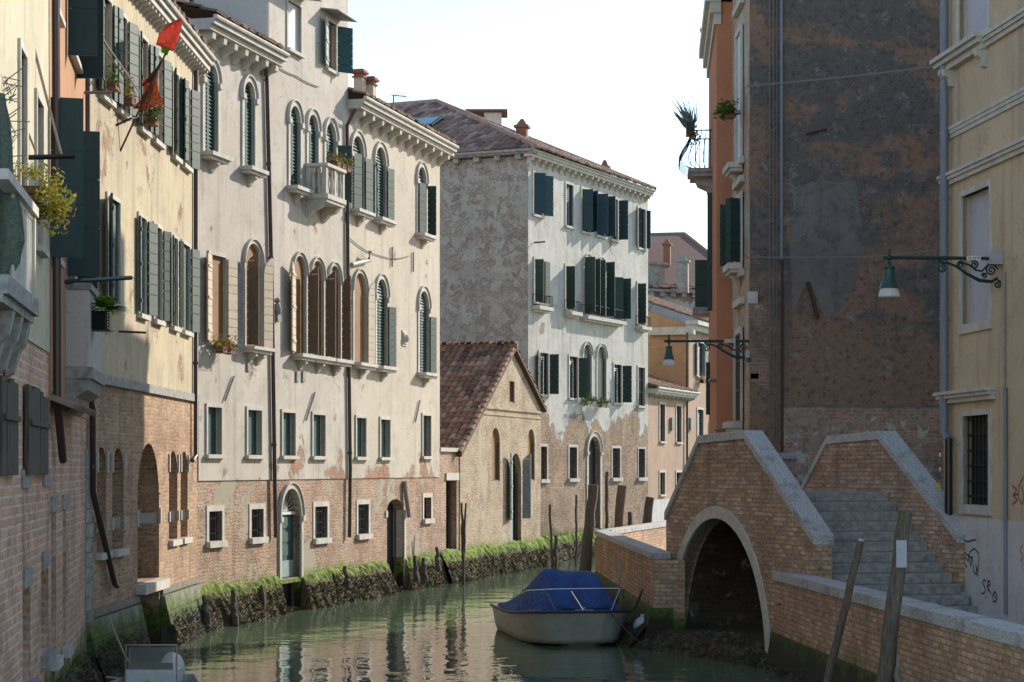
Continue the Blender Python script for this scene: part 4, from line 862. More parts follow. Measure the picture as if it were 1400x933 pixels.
# balcony of the pale yellow house
m = MB(); b0, b1, D = 0.0, FA.u(10) , .30; m.box(FA, b0, b1, 5.12, 5.3, .021, D + .03, .5); m.box(FA, b0, b1 - .04, 5.04, 5.118, .021, D - .02, .5); bal = obj('balcony', m, 'stonedirty', bA)
for ub in (b1 - .3, b1 - 1.1, b1 - 1.9):
    k = MB(); k.prism(FA.sub(ub, 0, math.pi / 2), [(.02, 4.45), (.10, 4.50), (.16, 4.72), (.22, 4.80), (.27, 5.038), (.02, 5.038)], -.12, .12); obj('corbel', k, 'stonedirty', bal)
m = MB(); m.box(FA, b0, b1, 6.18, 6.28, D - .12, D + .03, .5); m.box(FA, b1 - .12, b1, 5.302, 6.178, D - .1, D, .5); m.box(FA, b1 - .12, b1, 6.18, 6.28, .021, D - .122, .5)
obj('railing', m, 'stone', bal)
for k in range(11): q = MB(); q.lathe(FA.p(b1 - .25 - .17 * k, 5.302, D - .05), [(.04, 0), (.04, .05), (.028, .06), (.028, .82), (.04, .83), (.04, .875)], 8); obj('baluster', q, 'stone', bal, sm=True)
for k in range(2): q = MB(); q.lathe(FA.p(b1 - .06, 5.302, .1 + .13 * k), [(.04, 0), (.04, .05), (.028, .06), (.028, .82), (.04, .83), (.04, .875)], 8); obj('baluster', q, 'stone', bal, sm=True)
# ================================================================== RIGHT BANK BUILDINGS
bK = thing('windowless_house', 'tall house end wall, black and brown with stains, rising behind the bridge', 'building', (7.5, 44, 0))
FK = Frame((4.99, 43.5), (16, 43.5), side=(0, -1)); FK2 = Frame((4.99, 43.5), (4.99, 46.7), side=(-1, 0))
HK = 14.1
m = MB(); m.prism(FK, [(0, -.8), (26, -.8), (26, 18.5), (5.2, 18.5), (5.2, 15.2), (0, HK)], -8, 0); obj('end_wall', m, 'dark', bK)  # raised right part is unseen, shaped to shade the nearest left houses
m = MB(); m.prism(FK, [(FK.u(1071), .5), (12, .5), (12, FK.z(1, 557)), (FK.u(1071), FK.z(1, 557))], .003, .02); obj('lower_wall', m, 'lower', bK)
m = MB(); u = FK.u
P0_ = [(u(1082), 430), (u(1079), 340), (u(1086), 255), (u(1125), 246), (u(1172), 250), (u(1180), 330), (u(1172), 385), (u(1145), 425), (u(1128), 436), (u(1114), 402), (u(1101), 394), (u(1092), 410)]; J_ = []
for i_ in range(len(P0_)):
    a_, b_ = P0_[i_], P0_[(i_ + 1) % len(P0_)]
    for k_ in range(7): f_ = k_ / 7; J_.append((a_[0] + (b_[0] - a_[0]) * f_ + R.uniform(-.035, .035), FK.z(1, a_[1] + (b_[1] - a_[1]) * f_ + R.uniform(-2, 2))))
m.prism(FK, J_, .004, .010); 0 and ([(u(1072), FK.z(1, 556)), (u(1100), FK.z(1, 560)), (u(1108), FK.z(1, 450)), (u(1070), FK.z(1, 440)), (u(1071), FK.z(1, 318)), (u(1082), FK.z(1, 250)), (u(1170), FK.z(1, 245)), (u(1178), FK.z(1, 345)), (u(1165), FK.z(1, 410)), (u(1128), FK.z(1, 440)), (u(1112), FK.z(1, 400)), (u(1098), FK.z(1, 396)), (u(1076), FK.z(1, 430)), (u(1079), FK.z(1, 500))][4:]); obj('cement_patch', m, 'darkgrey', bK)
build(FK2, bK, mat_brick('worn_corner_brick', (.45, .30, .20), (.34, .21, .14), (.42, .37, .30), None, .008, ((.50, .46, .40), .5)), rect(.01, FK2.L, -.8, HK), [(1012, 1007, 10.2, 14.0, dict(fill='glass', sur=.1, sill=.1, corb=0, depth=.2)), (1014, 1006, 5.0, 6.8, dict(fill='glass', sur=.12, sill=.1)), (1013, 1006, 8.2, 9.6, dict(arch=True, fill='glass', sur=.12, sill=0))] if False else [], 'canal_wall', body=.2, front=.03)
wk = lambda a, c, z0, z1, **k: window(FK2, bK, a, c, z0, z1, depth=.02, front=.07, **k)
wk(.9, 1.9, 10.05, 12.9, fill='curtain', sur=.12, sill=.12, corb=1)
wk(.9, 1.9, 7.9, 9.3, fill='glass', sur=.12, sill=.14, corb=1, leaves=(('R', 95, .30), ('L', 80, .28), ('L', 120, .25)))
wk(.9, 1.9, 4.5, 6.4, fill='glass', sur=.14, sill=.14, corb=1)
m = MB()
for zc in (13.4, 10.0, 9.6, 7.6, 7.0, 4.0): m.box(FK2, .6, 2.2, zc, zc + .14, .04, .14, .5)
m.box(FK, -.05, .16, 6.95, 7.2, .003, .04, .5)
objs('hood_mould', m, 'stone', bK)
# exposed brick corner on the dark wall
m = MB(); pts = [(0.0, FK.z(1, 520)), (u(1052), FK.z(1, 535)), (u(1056), FK.z(1, 440)), (u(1050), FK.z(1, 422)), (u(1040), FK.z(1, 415)), (0.0, FK.z(1, 412))]; m.prism(FK, pts, .003, .02); obj('brick_patch', m, mat_brick('patchy_corner_brick', (.30, .17, .12), (.18, .11, .085), (.30, .27, .24), None, .008, ((.17, .16, .15), .52)), bK)
for px, r, mt, y0, y1 in ((1052, .014, 'cable', -20, 700), (1057.5, .012, 'cable', -20, 620), (1062, .010, 'cable', -20, 600), (1068, .032, 'pipegrey', -20, 355), (1069, .028, 'rust', 356, 660)):
    mm = MB(); mm.tube([FK.p(u(px), FK.z(px, y0), r + .02), FK.p(u(px), FK.z(px, y1), r + .02)], r, 8); obj('wall_conduit', mm, mt, bK, sm=True)
mm = MB(); mm.tube([FK.p(u(1104), FK.z(1, 386), .05), FK.p(u(1118), FK.z(1, 436), .05)], .045, 6); obj('tie_bar', mm, 'rust', bK)
mm = MB(); mm.tube([FK.p(u(1102), FK.z(1, 184), .05), FK.p(u(1130), FK.z(1, 177), .05)], .02, 6); obj('tie_bar', mm, 'rust', bK)
mm = MB(); mm.box(FK, u(1070), u(1300), FK.z(1, 557), FK.z(1, 554), .003, .03, .5); obj('ledge', mm, 'darkgrey', bK)
mm = MB(); mm.box(FK, u(1062), u(1086), FK.z(1, 628), FK.z(1, 619), .003, .08, .5); obj('stone_block', mm, 'stonedirty', bK)
mm = MB(); mm.box(FK, u(1018.5) + .0, u(1024) + .0, FK.z(1, 490), FK.z(1, 480), .03, .12, .5); mm.box(FK, u(1026), u(1037), FK.z(1, 518), FK.z(1, 511), .003, .02, .5); objs('junction_box', mm, 'greybox', bK)
m = MB(); roof_tiles(m, FK.p(-.3, HK + .1, -8), Vector((0, -1, 0)), Vector((1, 0, .21)), 8.2, 5.2); obj('roof', m, 'tile', bK)
bO = thing('orange_house', 'tall orange rendered house with a bulging iron balcony, seen edge on beside the dark wall', 'building', (5.2, 51, 0))
FO = Frame((4.61, 46.72), (5.05, 53.2), side=(-1, 0)); FO2 = Frame((4.61, 46.72), (9, 46.72), side=(0, -1)); HO = 14.0
m = MB(); m.box(FO, 0, FO.L, -.8, HO, -6, 0, .5); obj('wall', m, 'orange', bO)
m = MB(); m.box(FO, .6, FO.L, HO + .6, 17.3, -6, -1.6, .5); obj('unseen_shade_block', m, 'orange', bO)  # unseen block added above the roof to cast shade on the ochre house
m = MB(); m.box(FO, -.12, FO.L, HO, HO + .25, -.1, .25, .5); m.box(FO, -.08, FO.L, HO - .25, HO - .002, -.1, .15, .5); m.box(FO, -.04, FO.L, HO - .5, HO - .252, -.1, .06, .5); obj('cornice', m, 'stone', bO)
m = MB(); roof_tiles(m, FO.p(0, HO + .3, -.3), FO.t, Vector((1, 0, .35)), FO.L, 6); obj('roof', m, 'tile', bO)
# bulging balcony
bu0, bu1, bz, bD_ = 3.2, 4.6, 10.72, .58
m = MB(); m.box(FO, bu0, bu1, bz - .08, bz, 0.002, bD_, .5); m.box(FO, bu0 + .06, bu1 - .06, bz - .18, bz - .082, 0.002, bD_ - .06, .5); m.prism(FO.sub((bu0 + bu1) / 2, 0, math.pi / 2), [(0, bz - .62), (.06, bz - .62), (.12, bz - .42), (.34, bz - .32), (.40, bz - .182), (0, bz - .182)], -.45, .45); bb = obj('balcony', m, 'stonedirty', bO)
m = MB()
def bulge(base, out):
    return [base + out * x + Vector((0, 0, z_)) for x, z_ in ((0, 0), (.14, .05), (.25, .16), (.27, .28), (.19, .45), (.07, .64), (0, .80), (-.03, .92))]
for k in range(6): q = bu0 + .03 + (bu1 - bu0 - .06) * k / 5; m.tube(bulge(FO.p(q, bz, bD_ - .05), FO.n), .009, 5)
for k in range(5):
    for uu, sg in ((bu0 + .03, -1), (bu1 - .03, 1)): m.tube(bulge(FO.p(uu, bz, .05 + .11 * k), (FO.t * sg * .6 + FO.n * (k / 4.0)) if sg < 0 else FO.t * sg), .010, 5)
for zz in (0.0, .92): m.tube([FO.p(bu0 + .03, bz + zz, 0), FO.p(bu0 + .03, bz + zz, bD_ - .05), FO.p(bu1 - .03, bz + zz, bD_ - .05), FO.p(bu1 - .03, bz + zz, 0)], .016, 6)
obj('railing', m, 'iron', bb)
for uu, z0, z1, w in ((5.6, FO.z(966, 432), FO.z(966, 371), .34), (6.4, FO.z(966, 432), FO.z(966, 371), .30), (2.2, 7.2, 10.0, .12), (4.2, 4.8, 6.1, .10)): leaf(FO, uu, z0, z1, w, 92, 'L', 'green', bO, board=.8)
m = MB(); m.box(FO, 5.4, 7.0, FO.z(966, 433) - .16, FO.z(966, 433), 0, .42, .5); m.box(FO, 0.2, 1.4, FO.z(985, 512), FO.z(985, 509), 0, .15, .5); obj('sill', m, 'stonedirty', bO)
m = MB(); m.box(FO, 1.0, 1.2, 3.9, 3.95, 0, .25, .5); m.tube([FO2.p(-.05, FO2.z(985, 588), .05), FO2.p(.45, FO2.z(1003, 583), .05)], .025, 6); obj('wall_bar', m, 'stonedirty', bO)

bY = thing('mustard_house', 'mustard yellow house with stone window frames and an iron window grille, on the right edge', 'building', (8, 33, 0))
FY = Frame((8.7, 25.0), (7.6, 36.5), side=(-1, 0)); LY = FY.L; HYt = 16
yw = dict(sur=.10, surp=.03, depth=.16, sill=0, surm='stone')
UY = lambda px: FY.u(px)
def wy(px0, px1, z0, z1, **k): return (min(UY(px0), UY(px1)), max(UY(px0), UY(px1)), z0, z1, dict(yw, **k))
S_ = [wy(1316, 1354, 5.94, 8.13, fill='curtain2'), wy(1312, 1352, 10.75, 13.2, fill='curtain2'), wy(1317, 1353, 2.88, 4.38, fill='dark')]
M['curtain2'] = mat_plaster('pale_blind_panel', (.48, .48, .50), (.44, .44, .46), (.33, .32, .32), .4)
holes = [rect(s[0], s[1], s[2], s[3]) for s in S_]
wall(FY, 'wall', rect(0, LY, 2.67, HYt), holes, 'mustard', bY, depth=.18, body=9)
m = MB(); m.box(FY, 0, LY, -.5, 2.668, -9, .015, .5); obj('base_wall', m, 'whitebase', bY)
for i, s in enumerate(S_):
    k = dict(s[4]); fl = k.pop('fill'); W = window(FY, bY, s[0], s[1], s[2], s[3], fill='dark', **k)
    if fl == 'curtain2': q = MB(); q.prism(FY, rect(s[0] + .0, s[1] - .0, s[2], s[3]), -.12, -.15); obj('blind', q, 'curtain2', W)
    q = MB(); q.box(FY, s[0] - .1, s[1] + .1, s[2] - .16, s[2] - .003, -.1, .05, .5); obj('sill', q, 'stone', W)
    if i == 2:
        q = MB(); n_ = 7
        for k_ in range(n_): c = FY.p(s[0] + (s[1] - s[0]) * (k_ + .5) / n_, s[2], -.06); q.tube([c, c + Vector((0, 0, s[3] - s[2]))], .016, 8)
        for k_ in range(6):
            zz = s[2] + .14 + (s[3] - s[2] - .2) * k_ / 5; q.tube([FY.p(s[0], zz, -.08), FY.p(s[1], zz, -.08)], .018, 8)
            for j in range(n_): q.ball(FY.p(s[0] + (s[1] - s[0]) * (j + .5) / n_, zz, -.07), .028, n=6, m=4)
        obj('grille', q, 'iron', W)
def mould(u0, u1, z, h, proj, name='string_course'):
    m = MB(); m.box(FY, u0, u1, z + h * .72, z + h, .001, proj, .5); m.box(FY, u0 + .02, u1 - .02, z + h * .4, z + h * .718, .001, proj * .75, .5); m.box(FY, u0 + .04, u1 - .04, z, z + h * .398, .001, proj * .45, .5); obj(name, m, 'stone', bY)
mould(0, LY, 10.42, .20, .13); mould(UY(1352), LY + .0, 10.40, .26, .26, 'window_ledge')
m = MB()
for px in (1348, 1303): q = UY(px); m.prism(FY.sub(q, 0, math.pi / 2), [(0, 10.1), (.07, 10.12), (.1, 10.25), (.18, 10.3), (.2, 10.41), (0, 10.41)], -.07, .07)
objs('ledge_bracket', m, 'stone', bY)
mould(0, LY, 9.22, .20, .07); mould(0, LY, 8.42, .20, .13); mould(UY(1362), LY, 4.62, .20, .20, 'window_hood')
pipe(FY, [(1291, -60, .12), (1291, 590, .12), (1297, 602, .12)], .075, 'drainpipe', 'pipegrey', bY)
pipe(FY, [(1297, 600, .12), (1297, 830, .12)], .07, 'drainpipe', 'pipeblack', bY)
mm = MB(); q = FY.p(UY(1297), FY.z(1297, 664, .12), .195); mm.tube([q, q - FY.t * .008], .05, 12); obj('sticker', mm, 'yellow', bY)
mm = MB()
for py in (622, 642, 727, 745): q = FY.p(UY(1297), FY.z(1297, py, .12), .12) - FY.t * .0 + Vector((-.045, -.058, 0)); mm.ball(q, .022, .02, .04)
objs('sticker', mm, 'whitepaint', bY)
pipe(FY, [(1373, 372, .03), (1373, 530, .03)], .018, 'cable_conduit', 'stonedirty', bY); pipe(FY, [(1374, 530, .04), (1375, 840, .04)], .032, 'cable_conduit', 'pipegrey', bY)
# graffiti, drawn as painted strokes on the wall
def strokes(F_, segs, r, name, mat, parent, d=.018):
    m = MB()
    for s in segs:
        P = [F_.p(F_.u(x, d), F_.z(x, y, d), d) for x, y in s]; m2 = []
        for i in range(len(P) - 1):
            a, b_ = P[i], P[i + 1]; t_ = (b_ - a); 
            if t_.length < 1e-4: continue
            w = F_.n.cross(t_.normalized()) * r; m.add([a - w, b_ - w, b_ + w, a + w], [(0, 1, 2, 3)], .5)
    return obj(name, m, mat, parent)
g1 = [[(1310, 752), (1314, 756), (1318, 770), (1322, 776)], [(1309, 744), (1316, 738), (1316, 752), (1312, 762)], [(1316, 736), (1322, 741), (1334, 738)], [(1318, 745), (1316, 758), (1324, 768), (1325, 756), (1327, 775), (1329, 760), (1331, 782), (1335, 786), (1334, 772), (1337, 784)], [(1326, 755), (1332, 750), (1338, 757), (1338, 772), (1336, 788)], [(1312, 750), (1320, 757), (1328, 763)],
      [(1348, 794), (1345, 793), (1343, 797), (1347, 804), (1346, 811), (1342, 812)], [(1347, 816.5), (1348, 817.5)], [(1350, 796), (1353, 794), (1354, 799), (1350, 803), (1351, 796), (1351, 810)], [(1350, 803), (1355, 812)], [(1360, 809), (1357, 815), (1358, 823), (1362, 822), (1363, 813), (1360, 809)], [(1358, 812), (1363, 820)]]
strokes(FY, g1, .013, 'graffiti', 'blackpaint', bY, .019)
g2 = [[(1384, 664), (1390, 670), (1385, 678), (1391, 684), (1384, 690)], [(1386, 677), (1392, 676)], [(1399, 652), (1393, 664), (1392, 680), (1397, 690), (1400, 680), (1396, 664)]]
strokes(FY, g2, .016, 'graffiti', mat_simple('dull_red_spray_paint', (.28, .10, .06), .7), bY, .004)
strokes(FY, [[(1398, 745), (1394, 752), (1399, 760), (1395, 768)]], .012, 'graffiti', 'orangepaint', bY, .019)
mm = MB(); roof_tiles(mm, FY.p(0, HYt, .3), FY.t, Vector((1, 0, .35)), LY, 5); obj('roof', mm, 'tile', bY)

# ================================================================== BRIDGE
A2 = Vector((-.276, .961, 0)); O2 = (5.05, 34.5)
FBr = Frame(O2, (O2[0] + A2.x * 7.2, O2[1] + A2.y * 7.2), side=(-1, -.28)); W_ = 2.65; TH = .30
br = thing('footbridge', 'small arched brick footbridge with pale stone arch, sloping stone copings and steps', 'bridge', (4, 38, 0))
uc_, ha, zsp, zcr = 4.42, 2.38, .05, 2.56
top = [(0, 2.22), (3.02, 4.02), (5.3, 3.96), (7.15, 2.45)]
def arch_line(n=28): return [(uc_ + ha * math.cos(math.pi * k / n), zsp + (zcr - zsp) * math.sin(math.pi * k / n)) for k in range(n + 1)]
al = arch_line()
outl = [(0, -.6)] + [(uc_ - ha, -.6)] + list(reversed(al)) + [(uc_ + ha, -.6), (7.15, -.6)] + list(reversed(top))
def parapet(d0, d1, name):
    m = MB(); m.prism(FBr, outl, d0, d1); return obj(name, m, 'bridgebrick', br)
parapet(0, -TH, 'parapet_wall'); parapet(-W_, -W_ - TH, 'parapet_wall')
deck = [(-1.4, .85), (0, 1.40)] + [(2.9, 3.02), (5.4, 3.0), (7.15, 2.0)]
core = [(-.3, -.6), (uc_ - ha, -.6)] + list(reversed(al)) + [(uc_ + ha, -.6), (7.15, -.6), (7.15, 1.7), (5.5, 2.92), (2.9, 2.92), (-.3, .9)]
m = MB(); m.prism(FBr, core, -TH - .002, -W_ + .002); obj('vault', m, 'shadewetbrick', br)
inn = al; outr = [(uc_ + (ha + .20) * math.cos(math.pi * k / 28), zsp + (zcr - zsp + .23) * math.sin(math.pi * k / 28)) for k in range(29)]
m = MB(); band(m, FBr, inn, outr, -.25, .035); obj('arch_ring', m, 'stone', br)
m = MB(); band(m, FBr, inn, outr, -W_ - TH - .03, -W_ - TH + .2); obj('arch_ring', m, 'stone', br)
def coping(d0, d1, ends):
    m = MB(); T = .16; P = top; n = len(P)
    lo_ = [(P[0][0] - .0, P[0][1])] + P[1:-1] + [P[-1]]
    up_ = [(P[0][0] - .0, P[0][1] + T), (P[1][0] + .02, P[1][1] + T), (P[2][0] - .02, P[2][1] + T), (P[3][0], P[3][1] + T)]
    for i in range(3):
        for j in range(3 if i != 1 else 2):
            k = (3 if i != 1 else 2); f0 = j / k; f1 = (j + 1) / k - .004
            l = lambda A, B, f: (A[0] + (B[0] - A[0]) * f, A[1] + (B[1] - A[1]) * f)
            q = [l(lo_[i], lo_[i + 1], f0), l(lo_[i], lo_[i + 1], f1), l(up_[i], up_[i + 1], f1), l(up_[i], up_[i + 1], f0)]
            m.hexa([FBr.p(a, z_, d0) for a, z_ in q] + [FBr.p(a, z_, d1) for a, z_ in q], .5)
    return obj('coping', m, 'copestone', br, bevel=.012)
coping(.05, -TH - .04, 0); coping(-W_ + .04, -W_ - TH - .05, 0)
for k in range(13):
    z1 = 3.06 - .17 * k; u1 = 2.95 - .30 * k; m = MB(); m.box(FBr, u1 - .33, u1 + (.02 if k else 2.5), z1 - .17, z1, -TH - .003, -W_ + .003 - (.0 if u1 > 0 else 0), .5)
    obj('step', m, 'stonedirty', br, bevel=.015)
for k in range(9):
    z1 = 3.05 - .17 * k; u0 = 5.45 + .26 * k; m = MB(); m.box(FBr, u0 - .02, u0 + .3, z1 - .17, z1 - .002, -TH - .003, -W_ + .003, .5); obj('step', m, 'stonedirty', br)
m = MB(); m.box(FBr, -1.4, 2.8, -.3, .86, -TH, -W_ - .6, .5); obj('stair_base', m, 'stonedirty', br)
# inner rubble lining of the abutment foot + mooring rings
m = MB(); q = FBr.p(.55, 1.0, .04)
for zz in (1.15, .62): m.tube([FBr.p(.9, zz, 0.01), FBr.p(.9, zz, .12), FBr.p(1.3, zz, .12), FBr.p(1.3, zz, .01)], .014, 6)
objs('iron_rung', m, 'rust', br)

# ================================================================== QUAY WALLS, PARAPETS
def quay(P0, P1, zt, th, side, mat, name, label, cap=.14, capw=.035, n=6):
    F_ = Frame(P0, P1, side=side); t_ = thing(name, label, 'wall', (P0[0], P0[1], 0)); m = MB(); m.box(F_, 0, F_.L, -.6, zt - cap, -th, 0, .5); obj('brickwork', m, mat, t_)
    m = MB()
    for k in range(n): m.box(F_, F_.L * k / n + .003, F_.L * (k + 1) / n - .003, zt - cap + .001, zt, -th - capw, capw, .5)
    obj('coping', m, 'copestone', t_, bevel=.015); return F_, t_
FR, tR = quay((5.86, 18.0), (4.57, 36.2), 1.71, .34, (-1, 0), 'quaybrick', 'quay_parapet', 'long low brick parapet with grey stone coping, running out of the bottom right corner', n=14, cap=.17)
m = MB(); m.hexa([FR.p(0, -.6, 0), FR.p(FR.L, -.6, 0), FR.p(FR.L, -.6, .25), FR.p(0, -.6, .25), FR.p(0, .62, 0), FR.p(FR.L, .62, 0), FR.p(FR.L, .62, .05), FR.p(0, .62, .05)], .5); obj('battered_footing', m, 'basestone', tR)
m = MB(); m.prism(FR, arch_pts(FR.u(1230), FR.u(1218), .0, 1.02), -.05, .025); vs = obj('vent_stone', m, 'stonedirty', tR); m = MB(); m.prism(FR, arch_pts(FR.u(1226), FR.u(1222), .1, .7), .02, .03); obj('vent_slot', m, 'darkin', vs)
FAB, tAB = quay((2.74, 40.3), (2.22, 54.7), 1.86, .32, (-1, 0), 'quaybrick', 'quay_parapet', 'brick parapet beyond the bridge arch, behind the moored boat with the blue cover', n=9)
m = MB(); m.hexa([FAB.p(-.05, -.6, -.4), FAB.p(FAB.L, -.6, -.4), FAB.p(FAB.L, -.6, .38), FAB.p(-.05, -.6, .38), FAB.p(-.05, .78, -.4), FAB.p(FAB.L, .78, -.4), FAB.p(FAB.L, .78, .03), FAB.p(-.05, .78, .03)], .5); obj('battered_footing', m, 'basestone', tAB)
m = MB(); m.box(FAB, FAB.u(845), FAB.u(849.5), .85, 1.45, -.02, .02, .5); vs = obj('vent_stone', m, 'stonedirty', tAB)
m = MB(); Gp = Frame((2.74, 40.28), (3.2, 40.28), side=(0, -1)); m.box(Gp, .005, .62, -.6, 1.70, -.6, 0, .5); obj('end_pier', m, 'quaybrick', tAB)
FBC, tBC = quay((2.30, 54.9), (4.9, 65.0), 1.86, .32, (-1, .3), 'quaybrick', 'quay_parapet', 'short brick parapet angling away from the far end of the quay, inner face showing', n=6)

# ================================================================== GROUND, WATER
def sheet(name, pts, z, mat, kind='structure'):
    m = MB(); m.add([(x, y, z) for x, y in pts], [tuple(range(len(pts)))], .5); return obj(name, m, mat, kind=kind)
sheet('canal_water', [(-500, -60), (500, -60), (500, 800), (-500, 800)], 0, 'water')
m = MB()
def poly(pts, z=.86): 
    tr = tessellate_polygon([[Vector((x, y, 0)) for x, y in pts]]); 
    for t_ in tr:
        a, b_, c = [pts[i] for i in t_]; cr = (b_[0] - a[0]) * (c[1] - a[1]) - (b_[1] - a[1]) * (c[0] - a[0])
        m.add([(p[0], p[1], z) for p in ((a, b_, c) if cr > 0 else (a, c, b_))], [(0, 1, 2)], .5)
far = FP.p(28, 0, -.3)
poly([(-500, -60), (-4.6, -60), (-5.2, 19), (-6.3, 27), (-7.2, 34), (-7.1, 45), (FC.p(uE, 0, -.3).x, FC.p(uE, 0, -.3).y), (.7, 74.6), (.3, 76.6), (FW.p(LW, 0, -.3).x, FW.p(LW, 0, -.3).y), (far.x, far.y), (500, 260), (500, 800), (-500, 800)])
poly([(6.6, -60), (500, -60), (500, 36.5), (7.5, 36.5), (7.5, 36.2), (4.75, 36.2), (6.0, 18.0)])
poly([(3.0, 41.3), (5.9, 41.9), (5.9, 43.6), (500, 43.6), (500, 120), (60, 66), (5.1, 65.0), (2.5, 54.9), (2.35, 54.6)])
obj('ground', m, 'pavement', kind='structure')

# ================================================================== MUD BANKS
def mudbank(F_, u0, u1, ztop, w, name, label, mat='mudweed', dens=260, skip=(), spike=.045):
    m = MB(); nu = int((u1 - u0) / .12); nv = 9; rows = []
    for i in range(nu + 1):
        a = u0 + (u1 - u0) * i / nu; row = []
        ww = w * (.8 + .35 * math.sin(a * .9 + u0) * math.sin(a * .37) + R.uniform(-.06, .06)); zt = ztop + .06 * math.sin(a * 1.7) + R.uniform(-.03, .03)
        gap = any(s0 < a < s1 for s0, s1 in skip)
        if gap: zt -= .75; ww *= .5
        for j in range(nv + 1):
            f = j / nv; d = ww * (f ** .9); z_ = zt + (-.28 - zt) * (f ** 1.25) + R.uniform(-.03, .03) * (f > 0)
            row.append(F_.p(a, z_, .02 + d + R.uniform(-.03, .03) * (f > 0)))
        rows.append(row)
    vs = [p for r_ in rows for p in r_]; n_ = nv + 1
    for i in range(nu):
        for j in range(nv): m.add([rows[i][j], rows[i + 1][j], rows[i + 1][j + 1], rows[i][j + 1]], [(0, 1, 2, 3)])
    N = int((u1 - u0) * dens)
    for _ in range(N):
        i = R.randrange(nu); j = min(nv - 1, int(R.random() ** .8 * nv)); p = rows[i][j].lerp(rows[i + 1][j + 1], R.random())
        if p.z < -.05 or p.z > .62 + R.uniform(-.1, .25): continue
        s_ = spike * R.uniform(.5, 1.5) * (.5 if p.z > .62 else 1); dirv = (F_.n * R.uniform(.1, .9) + F_.t * R.uniform(-.6, .6) + Vector((0, 0, R.uniform(.1, 1.0)))).normalized(); sd = dirv.cross(Vector((R.uniform(-1, 1), R.uniform(-1, 1), R.uniform(-1, 1)))).normalized() * s_ * .22; s3 = dirv.cross(sd)
        q = p + dirv * s_
        m.add([p - sd, p + sd, p + s3, q], [(0, 1, 3), (1, 2, 3), (2, 0, 3)], R.random())
    o = obj(name, m, mat, kind='stuff', label=label, cat='mud bank'); return o
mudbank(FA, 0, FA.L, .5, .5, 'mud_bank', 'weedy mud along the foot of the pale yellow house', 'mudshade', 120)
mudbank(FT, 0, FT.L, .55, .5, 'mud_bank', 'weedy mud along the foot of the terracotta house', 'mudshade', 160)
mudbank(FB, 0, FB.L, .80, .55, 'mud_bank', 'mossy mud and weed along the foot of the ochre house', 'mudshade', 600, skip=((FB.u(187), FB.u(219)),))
uend = uE
mudbank(FC, 0, uE, .88, .48, 'mud_bank', 'sunlit mud bank with green algae along the foot of the cream houses', 'mudweed', 900, skip=((FC.u(382), FC.u(411)), (FC.u(527), FC.u(552))))
mudbank(FG, 0, uR + .3, .95, .65, 'mud_bank', 'sunlit green and brown mud bank below the gabled brick house', 'mudweed', 700, spike=.05)
mudbank(FW, 0, LW, .95, .5, 'mud_bank', 'green mud bank along the foot of the white house', 'mudweed', 400, spike=.055)
mudbank(FP, 0, 20, .8, .6, 'mud_bank', 'mud bank along the foot of the far pink house', 'mudweed', 60, spike=.08)
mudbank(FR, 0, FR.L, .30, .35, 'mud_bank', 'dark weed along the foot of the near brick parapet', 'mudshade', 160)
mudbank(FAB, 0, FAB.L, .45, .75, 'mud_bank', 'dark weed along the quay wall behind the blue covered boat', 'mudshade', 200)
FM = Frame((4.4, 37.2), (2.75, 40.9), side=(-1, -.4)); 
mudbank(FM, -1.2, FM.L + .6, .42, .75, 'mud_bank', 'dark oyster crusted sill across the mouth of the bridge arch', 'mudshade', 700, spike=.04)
m = MB(); m.box(FM, -1.2, FM.L + .2, -.5, .36, -2.4, .05, .5); obj('mud_sill', m, 'mudshade', kind='structure')
